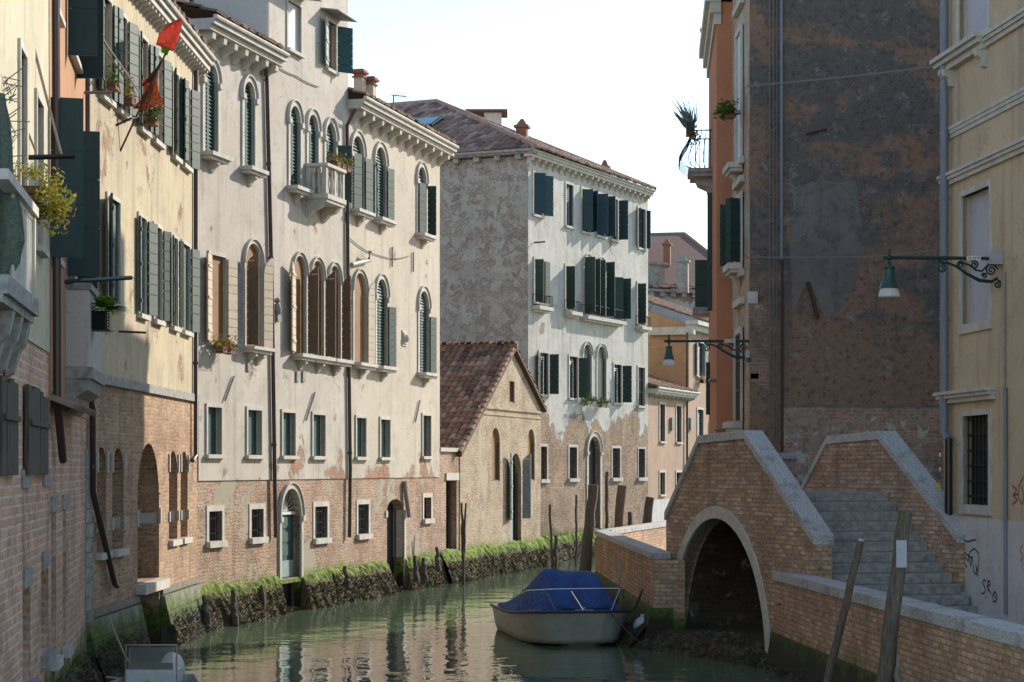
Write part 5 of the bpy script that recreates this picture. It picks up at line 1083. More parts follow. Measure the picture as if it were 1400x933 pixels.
# ================================================================== BOATS
def moored_boat():
    t_ = thing('motor_boat', 'grey motorboat with a blue tarpaulin cover and steel bow rail, moored beside the quay', 'boat', (1.0, 42.6, 0))
    bow = Vector((1.42, 40.35, 0)); h = Vector((.17, -.985, 0)).normalized(); r = Vector((-h.y, h.x, 0)) ; L = 4.9   # r: towards +x side
    if r.x < 0: r = -r
    P = lambda s, w, z: bow - h * s + r * w + Vector((0, 0, z))       # s: aft of the stem, w: sideways
    st = [0, .06, .18, .38, .7, 1.2, 2.0, 3.0, 4.0, 4.9]
    hw = [.42, .62, .80, .93, 1.01, 1.07, 1.10, 1.10, 1.08, 1.05]; zg = [.70, .70, .69, .68, .66, .62, .57, .54, .53, .53]
    def section(i):
        s, w, g = st[i], hw[i], zg[i]; f = min(1, s / 1.6)
        ch = .80 * w + .1 * f * w; zc = .10 - .05 * f; kz = -.20
        rake = .30 * (1 - f)         # bottom lies further aft at the stem
        # gunwale, topside, sponson chine, tunnel, keel
        return [(s, w, g), (s + rake * .3, w * .96, g - .14), (s + rake * .6, ch + .03, zc + .12), (s + rake * .8, ch - .02, zc - .04), (s + rake * .95, ch * .80, zc - .03), (s + rake, ch * .45, zc * .35 + kz * .65), (s + rake * 1.05, 0, kz)]
    m = MB(); rows = []
    for i in range(len(st)):
        q = section(i); rows.append([P(a, w, z_) for a, w, z_ in q] + [P(a, -w, z_) for a, w, z_ in reversed(q[:-1])])
    n_ = len(rows[0]); m.add([p for r_ in rows for p in r_], [(i * n_ + k, i * n_ + k + 1, (i + 1) * n_ + k + 1, (i + 1) * n_ + k) for i in range(len(rows) - 1) for k in range(n_ - 1)] + [tuple(range(n_)), tuple(reversed([(len(rows) - 1) * n_ + k for k in range(n_)]))], .5)
    hull = obj('hull', m, 'hull', t_, sm=True)
    gl_ = [P(st[i], hw[i], zg[i]) for i in range(len(st))]; gr_ = [P(st[i], -hw[i], zg[i]) for i in range(len(st))]
    ring = list(reversed(gr_)) + gl_
    m = MB(); m.tube([p + (p - P(2, 0, p.z)).normalized() * .015 for p in ring], .028, 8); obj('rubbing_strip', m, 'rubber', t_, sm=True)
    m = MB(); m.add(gl_ + gr_, [(i, i + 1, len(gl_) + i + 1, len(gl_) + i) for i in range(len(gl_) - 1)], .5); obj('deck', m, 'hull', t_)
    # tarp: low at the bow, peak over the windscreen, sagging aft
    prof_ = [(.14, .03), (.5, .20), (.95, .46), (1.35, .72), (1.65, .82), (1.9, .80), (2.4, .74), (3.0, .58), (3.8, .30), (4.6, .12)]
    wd = [.66, .90, .98, 1.02, 1.04, 1.05, 1.05, 1.05, 1.04, 1.0]; rows = []
    def zgat(s):
        for i in range(len(st) - 1):
            if st[i] <= s <= st[i + 1]: return zg[i] + (zg[i + 1] - zg[i]) * (s - st[i]) / (st[i + 1] - st[i])
        return zg[-1]
    for i, (s, hgt) in enumerate(prof_):
        row = []; N = 20
        for k in range(N + 1):
            x = -1 + 2 * k / N; ax = abs(x); top_ = .50 + .05 * (hgt < .5); f = max(0, min(1, (1 - ax) / (1 - top_))); f = f ** 1.05
            sag = .09 * math.sin(k * 2.2 + i * 1.3) * f * (1 - f) * 2 + R.uniform(-.012, .012); bump_ = .07 if (i == 4 and -.55 < x < -.1) else 0
            row.append(P(s - .12 * f * (i < 4), x * wd[i], zgat(s) + .02 + hgt * f + sag + bump_ ))
        rows.append(row)
    m = MB(); n_ = 21; m.add([p for r_ in rows for p in r_], [(i * n_ + k, (i + 1) * n_ + k, (i + 1) * n_ + k + 1, i * n_ + k + 1) for i in range(len(rows) - 1) for k in range(n_ - 1)] + [tuple(range(n_))], .5)
    tp = obj('tarpaulin', m, 'tarp', t_, sm=True); sb = tp.modifiers.new('soft', 'SUBSURF'); sb.levels = sb.render_levels = 1
    # bow rail
    m = MB(); rp = []
    for s, w, z_ in ((1.9, -1.02, .62), (1.55, -1.0, .95), (1.1, -.96, 1.05), (.5, -.86, 1.10), (.16, -.62, 1.13), (.06, -.3, 1.14), (.06, .3, 1.14), (.16, .62, 1.13), (.5, .88, 1.10), (1.1, .98, 1.04), (1.55, 1.02, .95), (1.9, 1.04, .62)): rp.append(P(s, w, z_))
    m.tube(rp, .015, 8)
    for (s, w, s2, w2) in ((.14, -.55, .3, -.72), (.06, .0, .10, -.25), (.14, .55, .3, .76), (.9, -.94, .75, -.92), (.9, .97, .75, .95), (1.5, -1.0, 1.4, -.98)): m.tube([P(s, w, .70), P(s2, w2, 1.10)], .011, 6)
    obj('bow_rail', m, 'chrome', t_, sm=True)
    m = MB(); G = Frame((P(.10, 0, 0).x, P(.10, 0, 0).y), (P(.10, 1, 0).x, P(.10, 1, 0).y)); m.box(G, -.18, .18, .71, .735, -.05, .05, .5); m.box(G, -.03, .03, .736, .78, -.02, .02, .5); obj('cleat_plate', m, 'greybox', t_)
    m = MB()
    for k in range(12): s = .2 + .3 * k; m.ball(P(s, 0, 0) + r * (-(hw[3]) if s > .3 else -.7) + Vector((0, 0, zgat(s) + .03)), .012, n=6, m=4)
    objs('snap_fastener', m, 'greybox', t_)
    m = MB(); c = P(.55, 1.28, .34); m.ball(c, .19, .19, .21, 18, 12); m.lathe(c + Vector((0, 0, .18)), [(.045, 0), (.04, .08)], 8)
    obj('fender', m, 'fender', label='round blue grey fender hanging between the boat and the quay', cat='fender', loc=tuple(c), sm=True)
    m = MB(); m.tube([c + Vector((0, 0, .26)), P(.55, 1.0, .70)], .01, 5)
    a = P(.25, .8, .72); bq = FAB.p(1.6, 1.0, .05)
    for sgn in (0, 1):
        pts = [a.lerp(bq, k / 8) + Vector((0, 0, -.22 * math.sin(math.pi * k / 8) + .05 * sgn)) for k in range(9)]; m.tube(pts, .016, 6)
    m.tube([P(.1, .5, .7), P(-.35, .9, .2), P(-.5, 1.2, -.02)], .012, 5)
    obj('mooring_rope', m, 'ropedark', label='dark ropes tying the blue covered boat to the quay wall', cat='rope', loc=(a.x, a.y, a.z), sm=True)
moored_boat()
# small wooden boat behind
t_ = thing('rowing_boat', 'brown wooden boat mostly hidden behind the blue covered boat', 'boat', (1.3, 49.5, 0))
def simple_hull(c, ang, L, w, h_, name, mat, parent):
    m = MB(); ca, sa = math.cos(ang), math.sin(ang); rows = []
    for i in range(9):
        f = i / 8; s = (f - .5) * L; ww = w * math.sin(math.pi * (.12 + .76 * f)) ** .6; rows.append([(s, ww, h_ * (1 + .25 * (2 * f - 1) ** 2)), (s, ww * .75, .05), (s, 0, -.1), (s, -ww * .75, .05), (s, -ww, h_ * (1 + .25 * (2 * f - 1) ** 2))])
    vs = [Vector((c[0] + a * ca - b_ * sa, c[1] + a * sa + b_ * ca, z_)) for r_ in rows for a, b_, z_ in r_]
    m.add(vs, [(i * 5 + k, i * 5 + k + 1, i * 5 + k + 6, i * 5 + k + 5) for i in range(8) for k in range(4)] + [(0, 1, 2, 3, 4), (44, 43, 42, 41, 40)], .5); o = obj(name, m, mat, parent); sd = o.modifiers.new('thick', 'SOLIDIFY'); sd.thickness = .03
    return o
simple_hull((1.35, 49.6), math.radians(95), 4.6, .62, .46, 'hull', 'brownwood', t_)
m = MB(); G = Frame((1.35, 48.2), (2.3, 48.3)); m.box(G, -.5, .5, .40, .44, -.15, .15, .5); m.box(G, -.5, .5, .40, .44, -1.6, -1.3, .5); obj('seat', m, 'paleblue', t_)
m = MB(); m.box(G, .15, .19, .46, .95, 0, .2, .5); m.ball(G.p(.17, 1.0, .1), .08); obj('oar_crutch', m, 'brownwood', t_)
# windscreen boat at the bottom edge
t_ = thing('motor_boat', 'small boat with a framed windscreen and white console, at the bottom edge', 'boat', (-5.2, 28.5, 0))
simple_hull((-5.2, 28.3), math.radians(88), 4.4, .8, .38, 'hull', 'hull', t_)
Gb = Frame((-5.60, 30.0), (-4.86, 29.97), side=(0, -1)); m = MB(); w = Gb.L
for a_ in (0.0, w): m.tube([Gb.p(a_, .35, 0), Gb.p(a_, .93, -.08)], .013, 6)
m.tube([Gb.p(0, .93, -.08), Gb.p(w, .93, -.08)], .013, 6); m.tube([Gb.p(.05, .70, -.03), Gb.p(.05, .9, -.07)], .008, 5); m.box(Gb, .04, w - .04, .585, .685, -.03, .0, .5); wf = obj('windscreen_frame', m, 'chrome', t_)
gm = NT('clear_plastic'); gm.b.inputs['Transmission Weight'].default_value = .9; M['clear'] = gm.fin((.75, .8, .8), .12, None, .5)
m = MB(); m.box(Gb, .045, w - .045, .69, .90, -.05, -.045, .5); obj('windscreen', m, 'clear', wf)
m = MB(); m.box(Gb, .0, w, .30, .58, -.5, .0, .5); obj('console', m, 'whitepaint', t_, bevel=.02)
m = MB(); m.ball(Gb.p(w * .68, .50, -.9), .19, .2, .26); obj('engine_cowl', m, 'whitepaint', t_, sm=True)
# ropes along the left foundations
m = MB()
for (x0, y0, x1, y1) in ((235, 889, 290, 866), (120, 915, 135, 933), (178, 933, 235, 908)):
    pass
a, b_ = Vector((-6.3, 32.2, .25)), Vector((-6.05, 36.5, .05)); m.tube([a.lerp(b_, k / 8) + Vector((0, 0, -.12 * math.sin(math.pi * k / 8))) for k in range(9)], .018, 6)
a, b_ = Vector((-6.45, 33.2, 1.1)), Vector((-5.2, 29.8, .4)); m.tube([a.lerp(b_, k / 8) + Vector((0, 0, -.2 * math.sin(math.pi * k / 8))) for k in range(9)], .016, 6)
obj('mooring_rope', m, 'rope', label='pale mooring ropes sagging from the ochre house corner to the windscreen boat', cat='rope', loc=tuple(a), sm=True)

# ================================================================== POSTS
def post(name, label, pts, r0, r1, mat='postwood', group=None, cat='mooring post', wob=.02, cap=None, n=10):
    P = [Vector(p) for p in pts]; a, b_ = P[0], P[-1]; N = 9; Q = [a.lerp(b_, k / N) + Vector((R.uniform(-wob, wob), R.uniform(-wob, wob), 0)) * (0 < k < N) for k in range(N + 1)]
    m = MB(); m.tube(Q, [r0 + (r1 - r0) * k / N + R.uniform(-.06, .06) * r0 for k in range(N + 1)], n); o = obj(name, m, mat, label=label, cat=cat, group=group, loc=(b_.x, b_.y, 0), sm=True)
    if cap:
        k = MB(); k.tube([a + (a - b_).normalized() * .002, a + (a - b_).normalized() * .03], r0 * .85, n); obj('cut_top', k, cap, o)
    return o
post('mooring_post', 'thick weathered wooden post standing in front of the near brick parapet', [P_(1238, 700, 26), P_(1200, 1010, 26.2)], .085, .115, wob=.015)
m = MB(); a = P_(1233, 752, 25.88); G = Frame((a.x - .1, a.y), (a.x + .1, a.y)); m.box(G, .03, .16, a.z - .22, a.z + .12, -.005, .01, .5); obj('metal_band', m, 'greybox', label='grey metal plate nailed to the thick near post', cat='plate', loc=tuple(a))
post('mooring_stake', 'thin leaning wooden stake with a pale cut top, left of the thick near post', [P_(1177, 740, 29), P_(1118, 990, 29.2)], .05, .06, wob=.012, cap='stone', n=8)
post('mooring_post', 'tallest leaning post at the far quay corner, rising right behind the blue covered boat', [P_(811, 663, 55), P_(795, 830, 55)], .13, .16)
post('mooring_post', 'leaning wooden post second from the quay corner, in front of the far red brick wall', [P_(851, 664, 60), P_(838, 800, 60)], .13, .15)
post('mooring_post', 'short dark post nearest the bridge among the far posts', [P_(889, 680, 66), P_(876, 790, 66)], .14, .17, 'oldwood')
post('mooring_stake', 'thin black pole upright in front of the white house doorway', [P_(830, 645, 62), P_(829, 790, 62)], .05, .05, 'oldwood', n=6)
post('mooring_stake', 'short thin stake between the far leaning post and the dark one', [P_(861, 700, 63), P_(864, 790, 63)], .07, .07, 'oldwood', n=6)
post('mooring_stake', 'thin pole leaning on the red brick foot of the white house', [P_(788, 677, 74), P_(788, 775, 74)], .04, .045, 'oldwood', n=6)
post('mooring_stake', 'crooked thin pole rising from the mud at the right end of the gabled house', [P_(752, 690, 70), P_(757, 800, 70)], .045, .05, 'oldwood', n=6)
post('mooring_stake', 'thin black stake in the mud left of the crooked pole', [P_(760, 732, 70), P_(760, 800, 70)], .06, .06, 'oldwood', n=6)
post('mooring_stake', 'left one of two thin poles standing in the mud before the gabled house', [P_(631, 688, 62), P_(634, 800, 62)], .035, .05, 'oldwood', n=6)
post('mooring_stake', 'right one of two thin poles standing in the mud before the gabled house', [P_(637, 688, 62), P_(633.5, 800, 62.1)], .03, .045, 'oldwood', n=6)
stumps = [(279, 812, 852, 44.2), (318, 804, 850, 46), (357, 798, 838, 48.2), (472, 772, 800, 53.5), (567, 757, 790, 59), (579, 760, 790, 59.4), (597, 745, 775, 61)]
wh = ['leftmost charred stump in the mud, by the edge of the ochre house', 'second stump in the sunlit mud from the left', 'leaning stump just left of the arched green water door', 'small leaning stump between the two water doors', 'first short stump right of the second water door', 'leaning short stump right of the second water door', 'grey stump at the right edge of the warm cream house']
for (px, y0, y1, Y), lb in zip(stumps, wh): post('mooring_stump', lb, [P_(px, y0 + 3, Y), P_(px + R.uniform(2, 5), y1 + 6, Y - .1)], .05, .09, 'oldwood', n=7, wob=.03, cat='stump', group='worn stumps in the mud of the left bank')

# ================================================================== LAMPS
def spiral(c, ax, r0, turns, start, n=22, sgn=1):
    P = []
    for k in range(n + 1):
        f = k / n; th = start + sgn * turns * math.tau * f; rr = r0 * (1 - .82 * f); P.append(c + ax * (rr * math.cos(th)) + Vector((0, 0, rr * math.sin(th))))
    return P
def wall_lamp(label, W, ax, L, plate, sc=.80, sw=1.0):
    """W: arm root at the wall, ax: unit vector along the arm, L: arm length"""
    t_ = thing('wall_lamp', label, 'lamp', tuple(W)); W = Vector(W); Z = Vector((0, 0, 1)); T = W + ax * L
    m = MB(); m.tube([W, T + ax * .10], .028, 10); m.tube([W + ax * L * .48, W + ax * (L * .48 + .05)], .04, 10); m.ball(T, .05); m.tube([T + Z * .02, T + Z * .14], [.025, .012], 8); obj('arm', m, 'lampdark', t_, sm=True)
    m = MB(); S = L / 1.75
    low = [W + ax * (.86 * S) - Z * .06 * S, W + ax * (.70 * S) - Z * .12 * S, W + ax * (.5 * S) - Z * .25 * S, W + ax * (.32 * S) - Z * .34 * S, W + ax * (.12 * S) - Z * .36 * S, W + ax * (.03 * S) - Z * .30 * S]
    m.tube(low, [.018, .02, .026, .03, .028, .02], 8)
    up_ = [W + ax * (.62 * S) - Z * .07 * S, W + ax * (.48 * S) - Z * .10 * S, W + ax * (.38 * S) - Z * .18 * S, W + ax * (.28 * S) - Z * .20 * S, W + ax * (.20 * S) - Z * .12 * S, W + ax * (.12 * S) - Z * .04 * S]
    m.tube(up_, .017, 8)
    for (x, z_, r_, tn, stt, sg) in ((.92, -.16, .065, 1.6, 1.2, 1), (.62, -.10, .05, 1.5, 2.5, -1), (.40, -.10, .06, 1.5, .8, 1), (.13, -.18, .085, 1.8, 3.0, -1), (.03, -.40, .055, 1.4, 1.5, 1), (.24, -.27, .04, 1.3, 0, 1)):
        m.tube(spiral(W + ax * (x * S) + Z * (z_ * S), ax, r_ * S * 1.15, tn, stt, sgn=sg), .015 * S, 6)
    m.tube([W + ax * (.98 * S) - Z * .03, W + ax * (.84 * S) - Z * .09], .02, 6)
    obj('scroll_bracket', m, 'lampdark', t_, sm=True)
    m = MB(); m.lathe(T - Z * .62 * sc, [(r_ * sw, z_ * sc) for r_, z_ in [(.165, 0), (.14, .06), (.125, .12), (.105, .20), (.09, .32), (.085, .385), (.10, .39), (.105, .43), (.08, .445), (.03, .46), (.022, .5), (.034, .52), (.022, .54), (.022, .60)]], 20); obj('lamp_head', m, 'lampgreen', t_, sm=True)
    m = MB(); m.lathe(T - Z * .80 * sc, [(r_ * sw, z_ * sc) for r_, z_ in [(.165, 0), (.175, .03), (.17, .06), (.155, .13), (.14, .178)]], 20); obj('glass_shade', m, 'lampglass', t_, sm=True)
    # little enamel plate with lettering on the arm
    px = W + ax * plate; side = Vector((0, -1, 0)); G = Frame(((px + side * .034).x, (px + side * .034).y), ((px + side * .034 + Vector((.24, 0, 0))).x, (px + side * .034 + Vector((.24, 0, 0))).y))
    m = MB(); m.box(G, 0, .23, px.z - .035, px.z + .035, 0, .004, .5); pl = obj('number_plate', m, 'whitepaint', t_)
    for txt, mt, dx in (('00', 'red', .02), ('N M', 'blackpaint', .10)):
        cu = bpy.data.curves.new('lettering', 'FONT'); cu.body = txt; cu.size = .062; cu.extrude = .0008; tmp = bpy.data.objects.new('tmp_text', cu); COL.objects.link(tmp); bpy.context.view_layer.update()
        me = bpy.data.meshes.new_from_object(tmp.evaluated_get(bpy.context.evaluated_depsgraph_get())); bpy.data.objects.remove(tmp); me.materials.clear(); me.materials.append(M[mt]); o = bpy.data.objects.new('lettering', me); COL.objects.link(o)
        o.location = Vector((px.x + dx, px.y - .041, px.z - .022)) - Vector(W); o.rotation_euler = (math.pi / 2, 0, 0); o.parent = pl
    return t_
W1 = FY.p(FY.u(1368), 6.88, .02); lp = wall_lamp('large green lamp on a scroll bracket on the mustard wall, nearer of two', W1, FY.n, 1.82, .55)
m = MB(); m.box(FY, FY.u(1368) - .13, FY.u(1368) + .13, 6.78, 7.0, .003, .20, .5); obj('junction_box', m, 'greybox', bY)
wall_lamp('green lamp reaching left from the brick corner of the dark wall, farther of two', (4.97, 43.47, 6.16), Vector((-1, 0, 0)), 1.68, .52, .62, .72)

# ================================================================== CABLES AND POLES
def line_(name, label, pts, r, mat, cat='cable', sag=0):
    P = [Vector(p) for p in pts]; Q = []
    for i in range(len(P) - 1):
        for k in range(9): Q.append(P[i].lerp(P[i + 1], k / 9) - Vector((0, 0, sag * math.sin(math.pi * k / 9))))
    Q.append(P[-1]); m = MB(); m.tube(Q, r, 5); return obj(name, m, mat, label=label, cat=cat, loc=tuple(P[0]))
line_('cable', 'upper grey cable strung across the dark wall', [P_(1022, 118, 43.4), P_(1290, 90, 36.6)], .018, 'cable', sag=.02)
line_('cable', 'lower grey cable strung across the dark wall above the lamp', [P_(1020, 352, 43.4), P_(1200, 351, 39), P_(1282, 342, 36.6)], .014, 'cable', sag=.01)
line_('cable', 'thin cable looping across the upper wall of the tall cream house', [FC.p(FC.u(378, .06), FC.z(378, 90, .06), .06), FC.p(FC.u(405, .06), FC.z(405, 104, .06), .06), FC.p(FC.u(436, .06), FC.z(436, 119, .06), .06)], .014, 'cable', sag=.03)
line_('cable', 'thin cable sagging across the warm cream house between window rows', [FC.p(FC.u(477, .06), FC.z(477, 325, .06), .06), FC.p(FC.u(520, .06), FC.z(520, 350, .06), .06), FC.p(FC.u(560, .06), FC.z(560, 350, .06), .06)], .012, 'cable', sag=.08)
# drying lines in front of the left houses
line_('washing_line', 'pale rope running down to the wall bracket of the ochre house, right of pair', [P_(90, -20, 31), FB.p(FB.u(151), FB.z(151, 126), .5)], .014, 'rope', 'rope')
line_('washing_line', 'pale rope beside the other one, down to the ochre house bracket, left of pair', [P_(84, -20, 31), FB.p(FB.u(150), FB.z(150, 128), .44)], .014, 'rope', 'rope')
line_('washing_line', 'dark twisted rope down the terracotta house to the awning bar', [P_(25, -20, 25), P_(60, 120, 25.2), P_(84, 212, 25.4)], .018, 'rope', 'rope')
line_('washing_line', 'grey rope crossing the pale yellow wall at the left edge', [P_(-4, 60, 24), P_(20, 135, 24.2), P_(49, 208, 24.4)], .014, 'rope', 'rope')
def beam(name, label, a, b_, w, mat, cat): m = MB(); m.tube([a, b_], w, 4); return obj(name, m, mat, label=label, cat=cat, loc=tuple(a))
beam('awning_bar', 'dark green bar above the yellow green plant', P_(18, 216, 24), P_(102, 214, 24.2), .03, 'iron', 'bar')
beam('awning_bar', 'green bar across the shutters above the fern', P_(62, 387, 29), P_(180, 380, 31), .032, 'greenblack', 'bar')
beam('flag_pole', 'thin horizontal pole below the top windows at the ochre house corner', P_(105, 127, 33.2), P_(152, 126.5, 33.4), .025, 'cable', 'pole')
# kite and scarf
t_ = thing('flag_pole', 'slanting pole with coral and patterned cloths tied to it, outside the ochre house windows', 'flag pole', tuple(FB.p(FB.u(160), 9.2, .05)))
YK = 38.0
top_p, bot_p = P_(228, 70, 37.0), FB.p(FB.u(162), FB.z(162, 207), .03); m = MB(); m.tube([bot_p, bot_p.lerp(top_p, .45), top_p], .018, 6); m.tube([FB.p(FB.u(156), FB.z(156, 172), .02), FB.p(FB.u(160), FB.z(160, 162), .25), bot_p.lerp(top_p, .33)], .02, 6); obj('pole', m, 'rust', t_)
def cloth(name, mat, pts, parent, nx=5, wave=.05, **kw):
    """pts: four corners; a rippled two sided sheet with thickness"""
    A, B, C_, D_ = [Vector(p) for p in pts]; m = MB(); N = 10; nrm = (B - A).cross(D_ - A).normalized(); vs = []
    for i in range(N + 1):
        for j in range(N + 1):
            p = A.lerp(B, i / N).lerp(D_.lerp(C_, i / N), j / N); vs.append(p + nrm * wave * math.sin(i * .9 + j * .5) * (j / N + .2))
    m.add(vs, [(i * (N + 1) + j, (i + 1) * (N + 1) + j, (i + 1) * (N + 1) + j + 1, i * (N + 1) + j + 1) for i in range(N) for j in range(N)], .5); o = obj(name, m, mat, parent, sm=True, **kw); sd = o.modifiers.new('thick', 'SOLIDIFY'); sd.thickness = .006; return o
m = MB(); W9 = [.6, 5, 8.5, 11, 12.5, 13.2, 13.3, 13, 12.6]; rw = []
for i in range(9):
    f = i / 8; cx_, cy_ = 248 - 23 * f, 25 + 41 * f; rw.append([P_(cx_ + W9[i] * s_ * .93 - 3 * math.sin(math.pi * f), cy_ + W9[i] * s_ * .36, 36.9 + .07 * math.sin(i * .9 + s_ * 3)) for s_ in (-1, -.6, -.2, .2, .6, 1)])
m.add([p for r_ in rw for p in r_], [(i * 6 + k, (i + 1) * 6 + k, (i + 1) * 6 + k + 1, i * 6 + k + 1) for i in range(8) for k in range(5)]); o = obj('coral_cloth', m, 'kitered', t_, sm=True); sd = o.modifiers.new('thick', 'SOLIDIFY'); sd.thickness = .006
cloth('green_cloth', 'kitegreen', [P_(219, 61, 37), P_(234, 66, 36.95), P_(228, 76, 37), P_(222, 72, 37.05)], t_, wave=.02)
cloth('patterned_scarf', 'scarf', [P_(217, 98, 37), P_(200, 112, 37.1), P_(186, 150, 37.2), P_(218, 146, 37)], t_, wave=.10)
cloth('patterned_scarf', 'scarf', [P_(216, 100, 37.0), P_(200, 120, 37.0), P_(193, 133, 37.0), P_(200, 156, 37.0)], t_, wave=.05)
cloth('blue_ribbon', 'bluepaint', [P_(223, 84, 37), P_(219, 84, 37), P_(202, 112, 37), P_(205, 114, 37)], t_, wave=.01)
cloth('red_ribbon', 'red', [P_(215, 93, 37.02), P_(210, 96, 37.02), P_(193, 117, 37.02), P_(197, 119, 37.02)], t_, wave=.02)
# ================================================================== PLANTS
def planter(label, c, size, fol, box='basket', leafmat='leafg', n=260, ls=.05, cat='plant', yaw=0, shape='box', rad=None, up=.12, shell=.2):
    t_ = thing('potted_plant', label, cat, tuple(c)); c = Vector(c); G = Frame((c.x - size[0] / 2, c.y), (c.x + size[0] / 2, c.y + yaw))
    m = MB(); a, w, h_ = size
    if box == 'basket' or shape == 'box':
        m.box(G, 0, a, c.z - h_ / 2, c.z - h_ / 2 + .02, -w / 2, w / 2, .5)
        for k in range(3):
            z_ = c.z - h_ / 2 + .03 + k * h_ / 3
            m.box(G, 0, a, z_, z_ + h_ / 3 - .02, -w / 2, -w / 2 + .02, .5); m.box(G, 0, a, z_, z_ + h_ / 3 - .02, w / 2 - .02, w / 2, .5); m.box(G, 0, .02, z_, z_ + h_ / 3 - .02, -w / 2 + .02, w / 2 - .02, .5); m.box(G, a - .02, a, z_, z_ + h_ / 3 - .02, -w / 2 + .02, w / 2 - .02, .5)
        m.box(G, .03, a - .03, c.z - h_ / 2 + .02, c.z + h_ / 3, -w / 2 + .03, w / 2 - .03, .5)
    obj('planter', m, box, t_)
    m = MB(); m.leaves(c + Vector(fol), rad or (a * .6, w * .7, h_ * .8), n, ls, shell); obj('foliage', m, leafmat, t_); return t_
c = Vector(P_(38, 272, 23)); planter('big yellow green trailing plant in a wooden window basket at the left edge', P_(42, 278, 23), (.32, .5, .30), (.20, 0, .02), 'basket', 'leafy', 900, .032, rad=(.27, .42, .34), shell=.3)
m = MB(); m.leaves(P_(42, 236, 22.9), (.2, .3, .10), 160, .03, 0); m.leaves(P_(82, 285, 23), (.13, .3, .2), 260, .032, 0); obj('trailing_leaves', m, 'leafy', label='fringe of trailing yellow leaves around the big basket plant', cat='plant', loc=tuple(P_(50, 240, 23)))
# fern in an iron box
def fern(label, c, r, n=26):
    t_ = thing('fern', label, 'plant', tuple(c)); c = Vector(c); G = Frame((c.x - .14, c.y), (c.x + .14, c.y)); m = MB()
    m.box(G, -.05, .33, c.z - .30, c.z - .285, -.3, .12, .5)
    for k in range(6): m.box(G, -.05, .33, c.z - .26 + k * .045, c.z - .245 + k * .045, .1, .12, .5)
    for k in range(8): m.box(G, -.05 + k * .054, -.035 + k * .054, c.z - .30, c.z, .121, .13, .5)
    m.box(G, -.02, .30, c.z - .28, c.z - .02, -.28, .08, .5); obj('planter', m, 'iron', t_); m = MB()
    for k in range(n):
        th = R.uniform(0, math.tau); el = R.uniform(.3, 1.3); d = Vector((math.cos(th) * math.cos(el), math.sin(th) * math.cos(el), math.sin(el))); L = r * R.uniform(.7, 1.1); prev = c + Vector((.12, 0, 0)); sd = d.cross(Vector((0, 0, 1))).normalized(); rv = R.random()
        P = [prev + d * L * f - Vector((0, 0, L * .45 * f * f)) for f in (0, .25, .5, .75, 1)]
        for i in range(4):
            w0, w1 = [.012, .05, .055, .035, .004][i] , [.012, .05, .055, .035, .004][i + 1]
            m.add([P[i] - sd * w0, P[i] + sd * w0, P[i + 1] + sd * w1, P[i + 1] - sd * w1], [(0, 1, 2, 3)], min(1, rv * .6 + .1 * i))
    obj('fronds', m, 'fern', t_); return t_
fern('bright green fern in a black iron box in front of the ochre wall', P_(133, 424, 30.4), .44, 60)
m = MB(); c = P_(92, 455, 31)
for k in range(9): m.tube([c + Vector((-.22 + .05 * k, 0, .2 - .02 * k)), c + Vector((-.14 + .05 * k, .1, .0 - .02 * k)), c + Vector((-.1 + .05 * k, -.1, -.08 - .02 * k))], .009, 5)
for k in range(8): m.tube(spiral(c + Vector((-.05 + .045 * k, -.1, .1 - .04 * k)), Vector((1, 0, 0)), .05, 1.5, k), .007, 5)
m.tube([c + Vector((-.25, 0, .22)), c + Vector((.1, 0, -.12)), c + Vector((.25, 0, -.28))], .014, 5)
obj('iron_flower_holder', m, 'iron', label='empty curly black iron flower holder beside the brown pipe', cat='flower holder', loc=tuple(c))
planter('wooden basket with a trailing plant high on the terracotta house, upper one of two', P_(77, 42, 31), (.28, .4, .34), (.06, 0, .16), 'basket', 'leafg', 120, .035, rad=(.16, .2, .12))
m = MB(); 
for k in range(14): a = P_(66 + R.uniform(-8, 16), 28, 31); m.tube([a, a + Vector((R.uniform(-.2, .15), R.uniform(-.1, .1), R.uniform(.15, .4))), a + Vector((R.uniform(-.3, .3), 0, R.uniform(.3, .6)))], .008, 4)
obj('bare_stems', m, 'rust', label='bare tangled stems above the upper basket on the terracotta house', cat='plant', loc=tuple(P_(66, 28, 31)))
planter('wooden basket high on the terracotta house, lower one of two', P_(91, 93, 32), (.26, .4, .34), (.05, 0, .12), 'basket', 'leafg', 40, .03, rad=(.12, .2, .08))
for px, lb in ((137, 'sprig of leaves on the sill of the first top window of the ochre house'), (160, 'leafy plant on the sill of the second top window of the ochre house'), (193, 'large leafy plant on the third top window sill of the ochre house, under the scarf')):
    q = FB.p(FB.u(px), 9.95, .22); big = px == 193; planter(lb, q, (.16, .4, .12), (.0, .0, .18), 'clay', 'leafg' if px != 160 else 'leafy', 320 if big else 130, .04, rad=(.22 if big else .13, .4 if big else .25, .24))
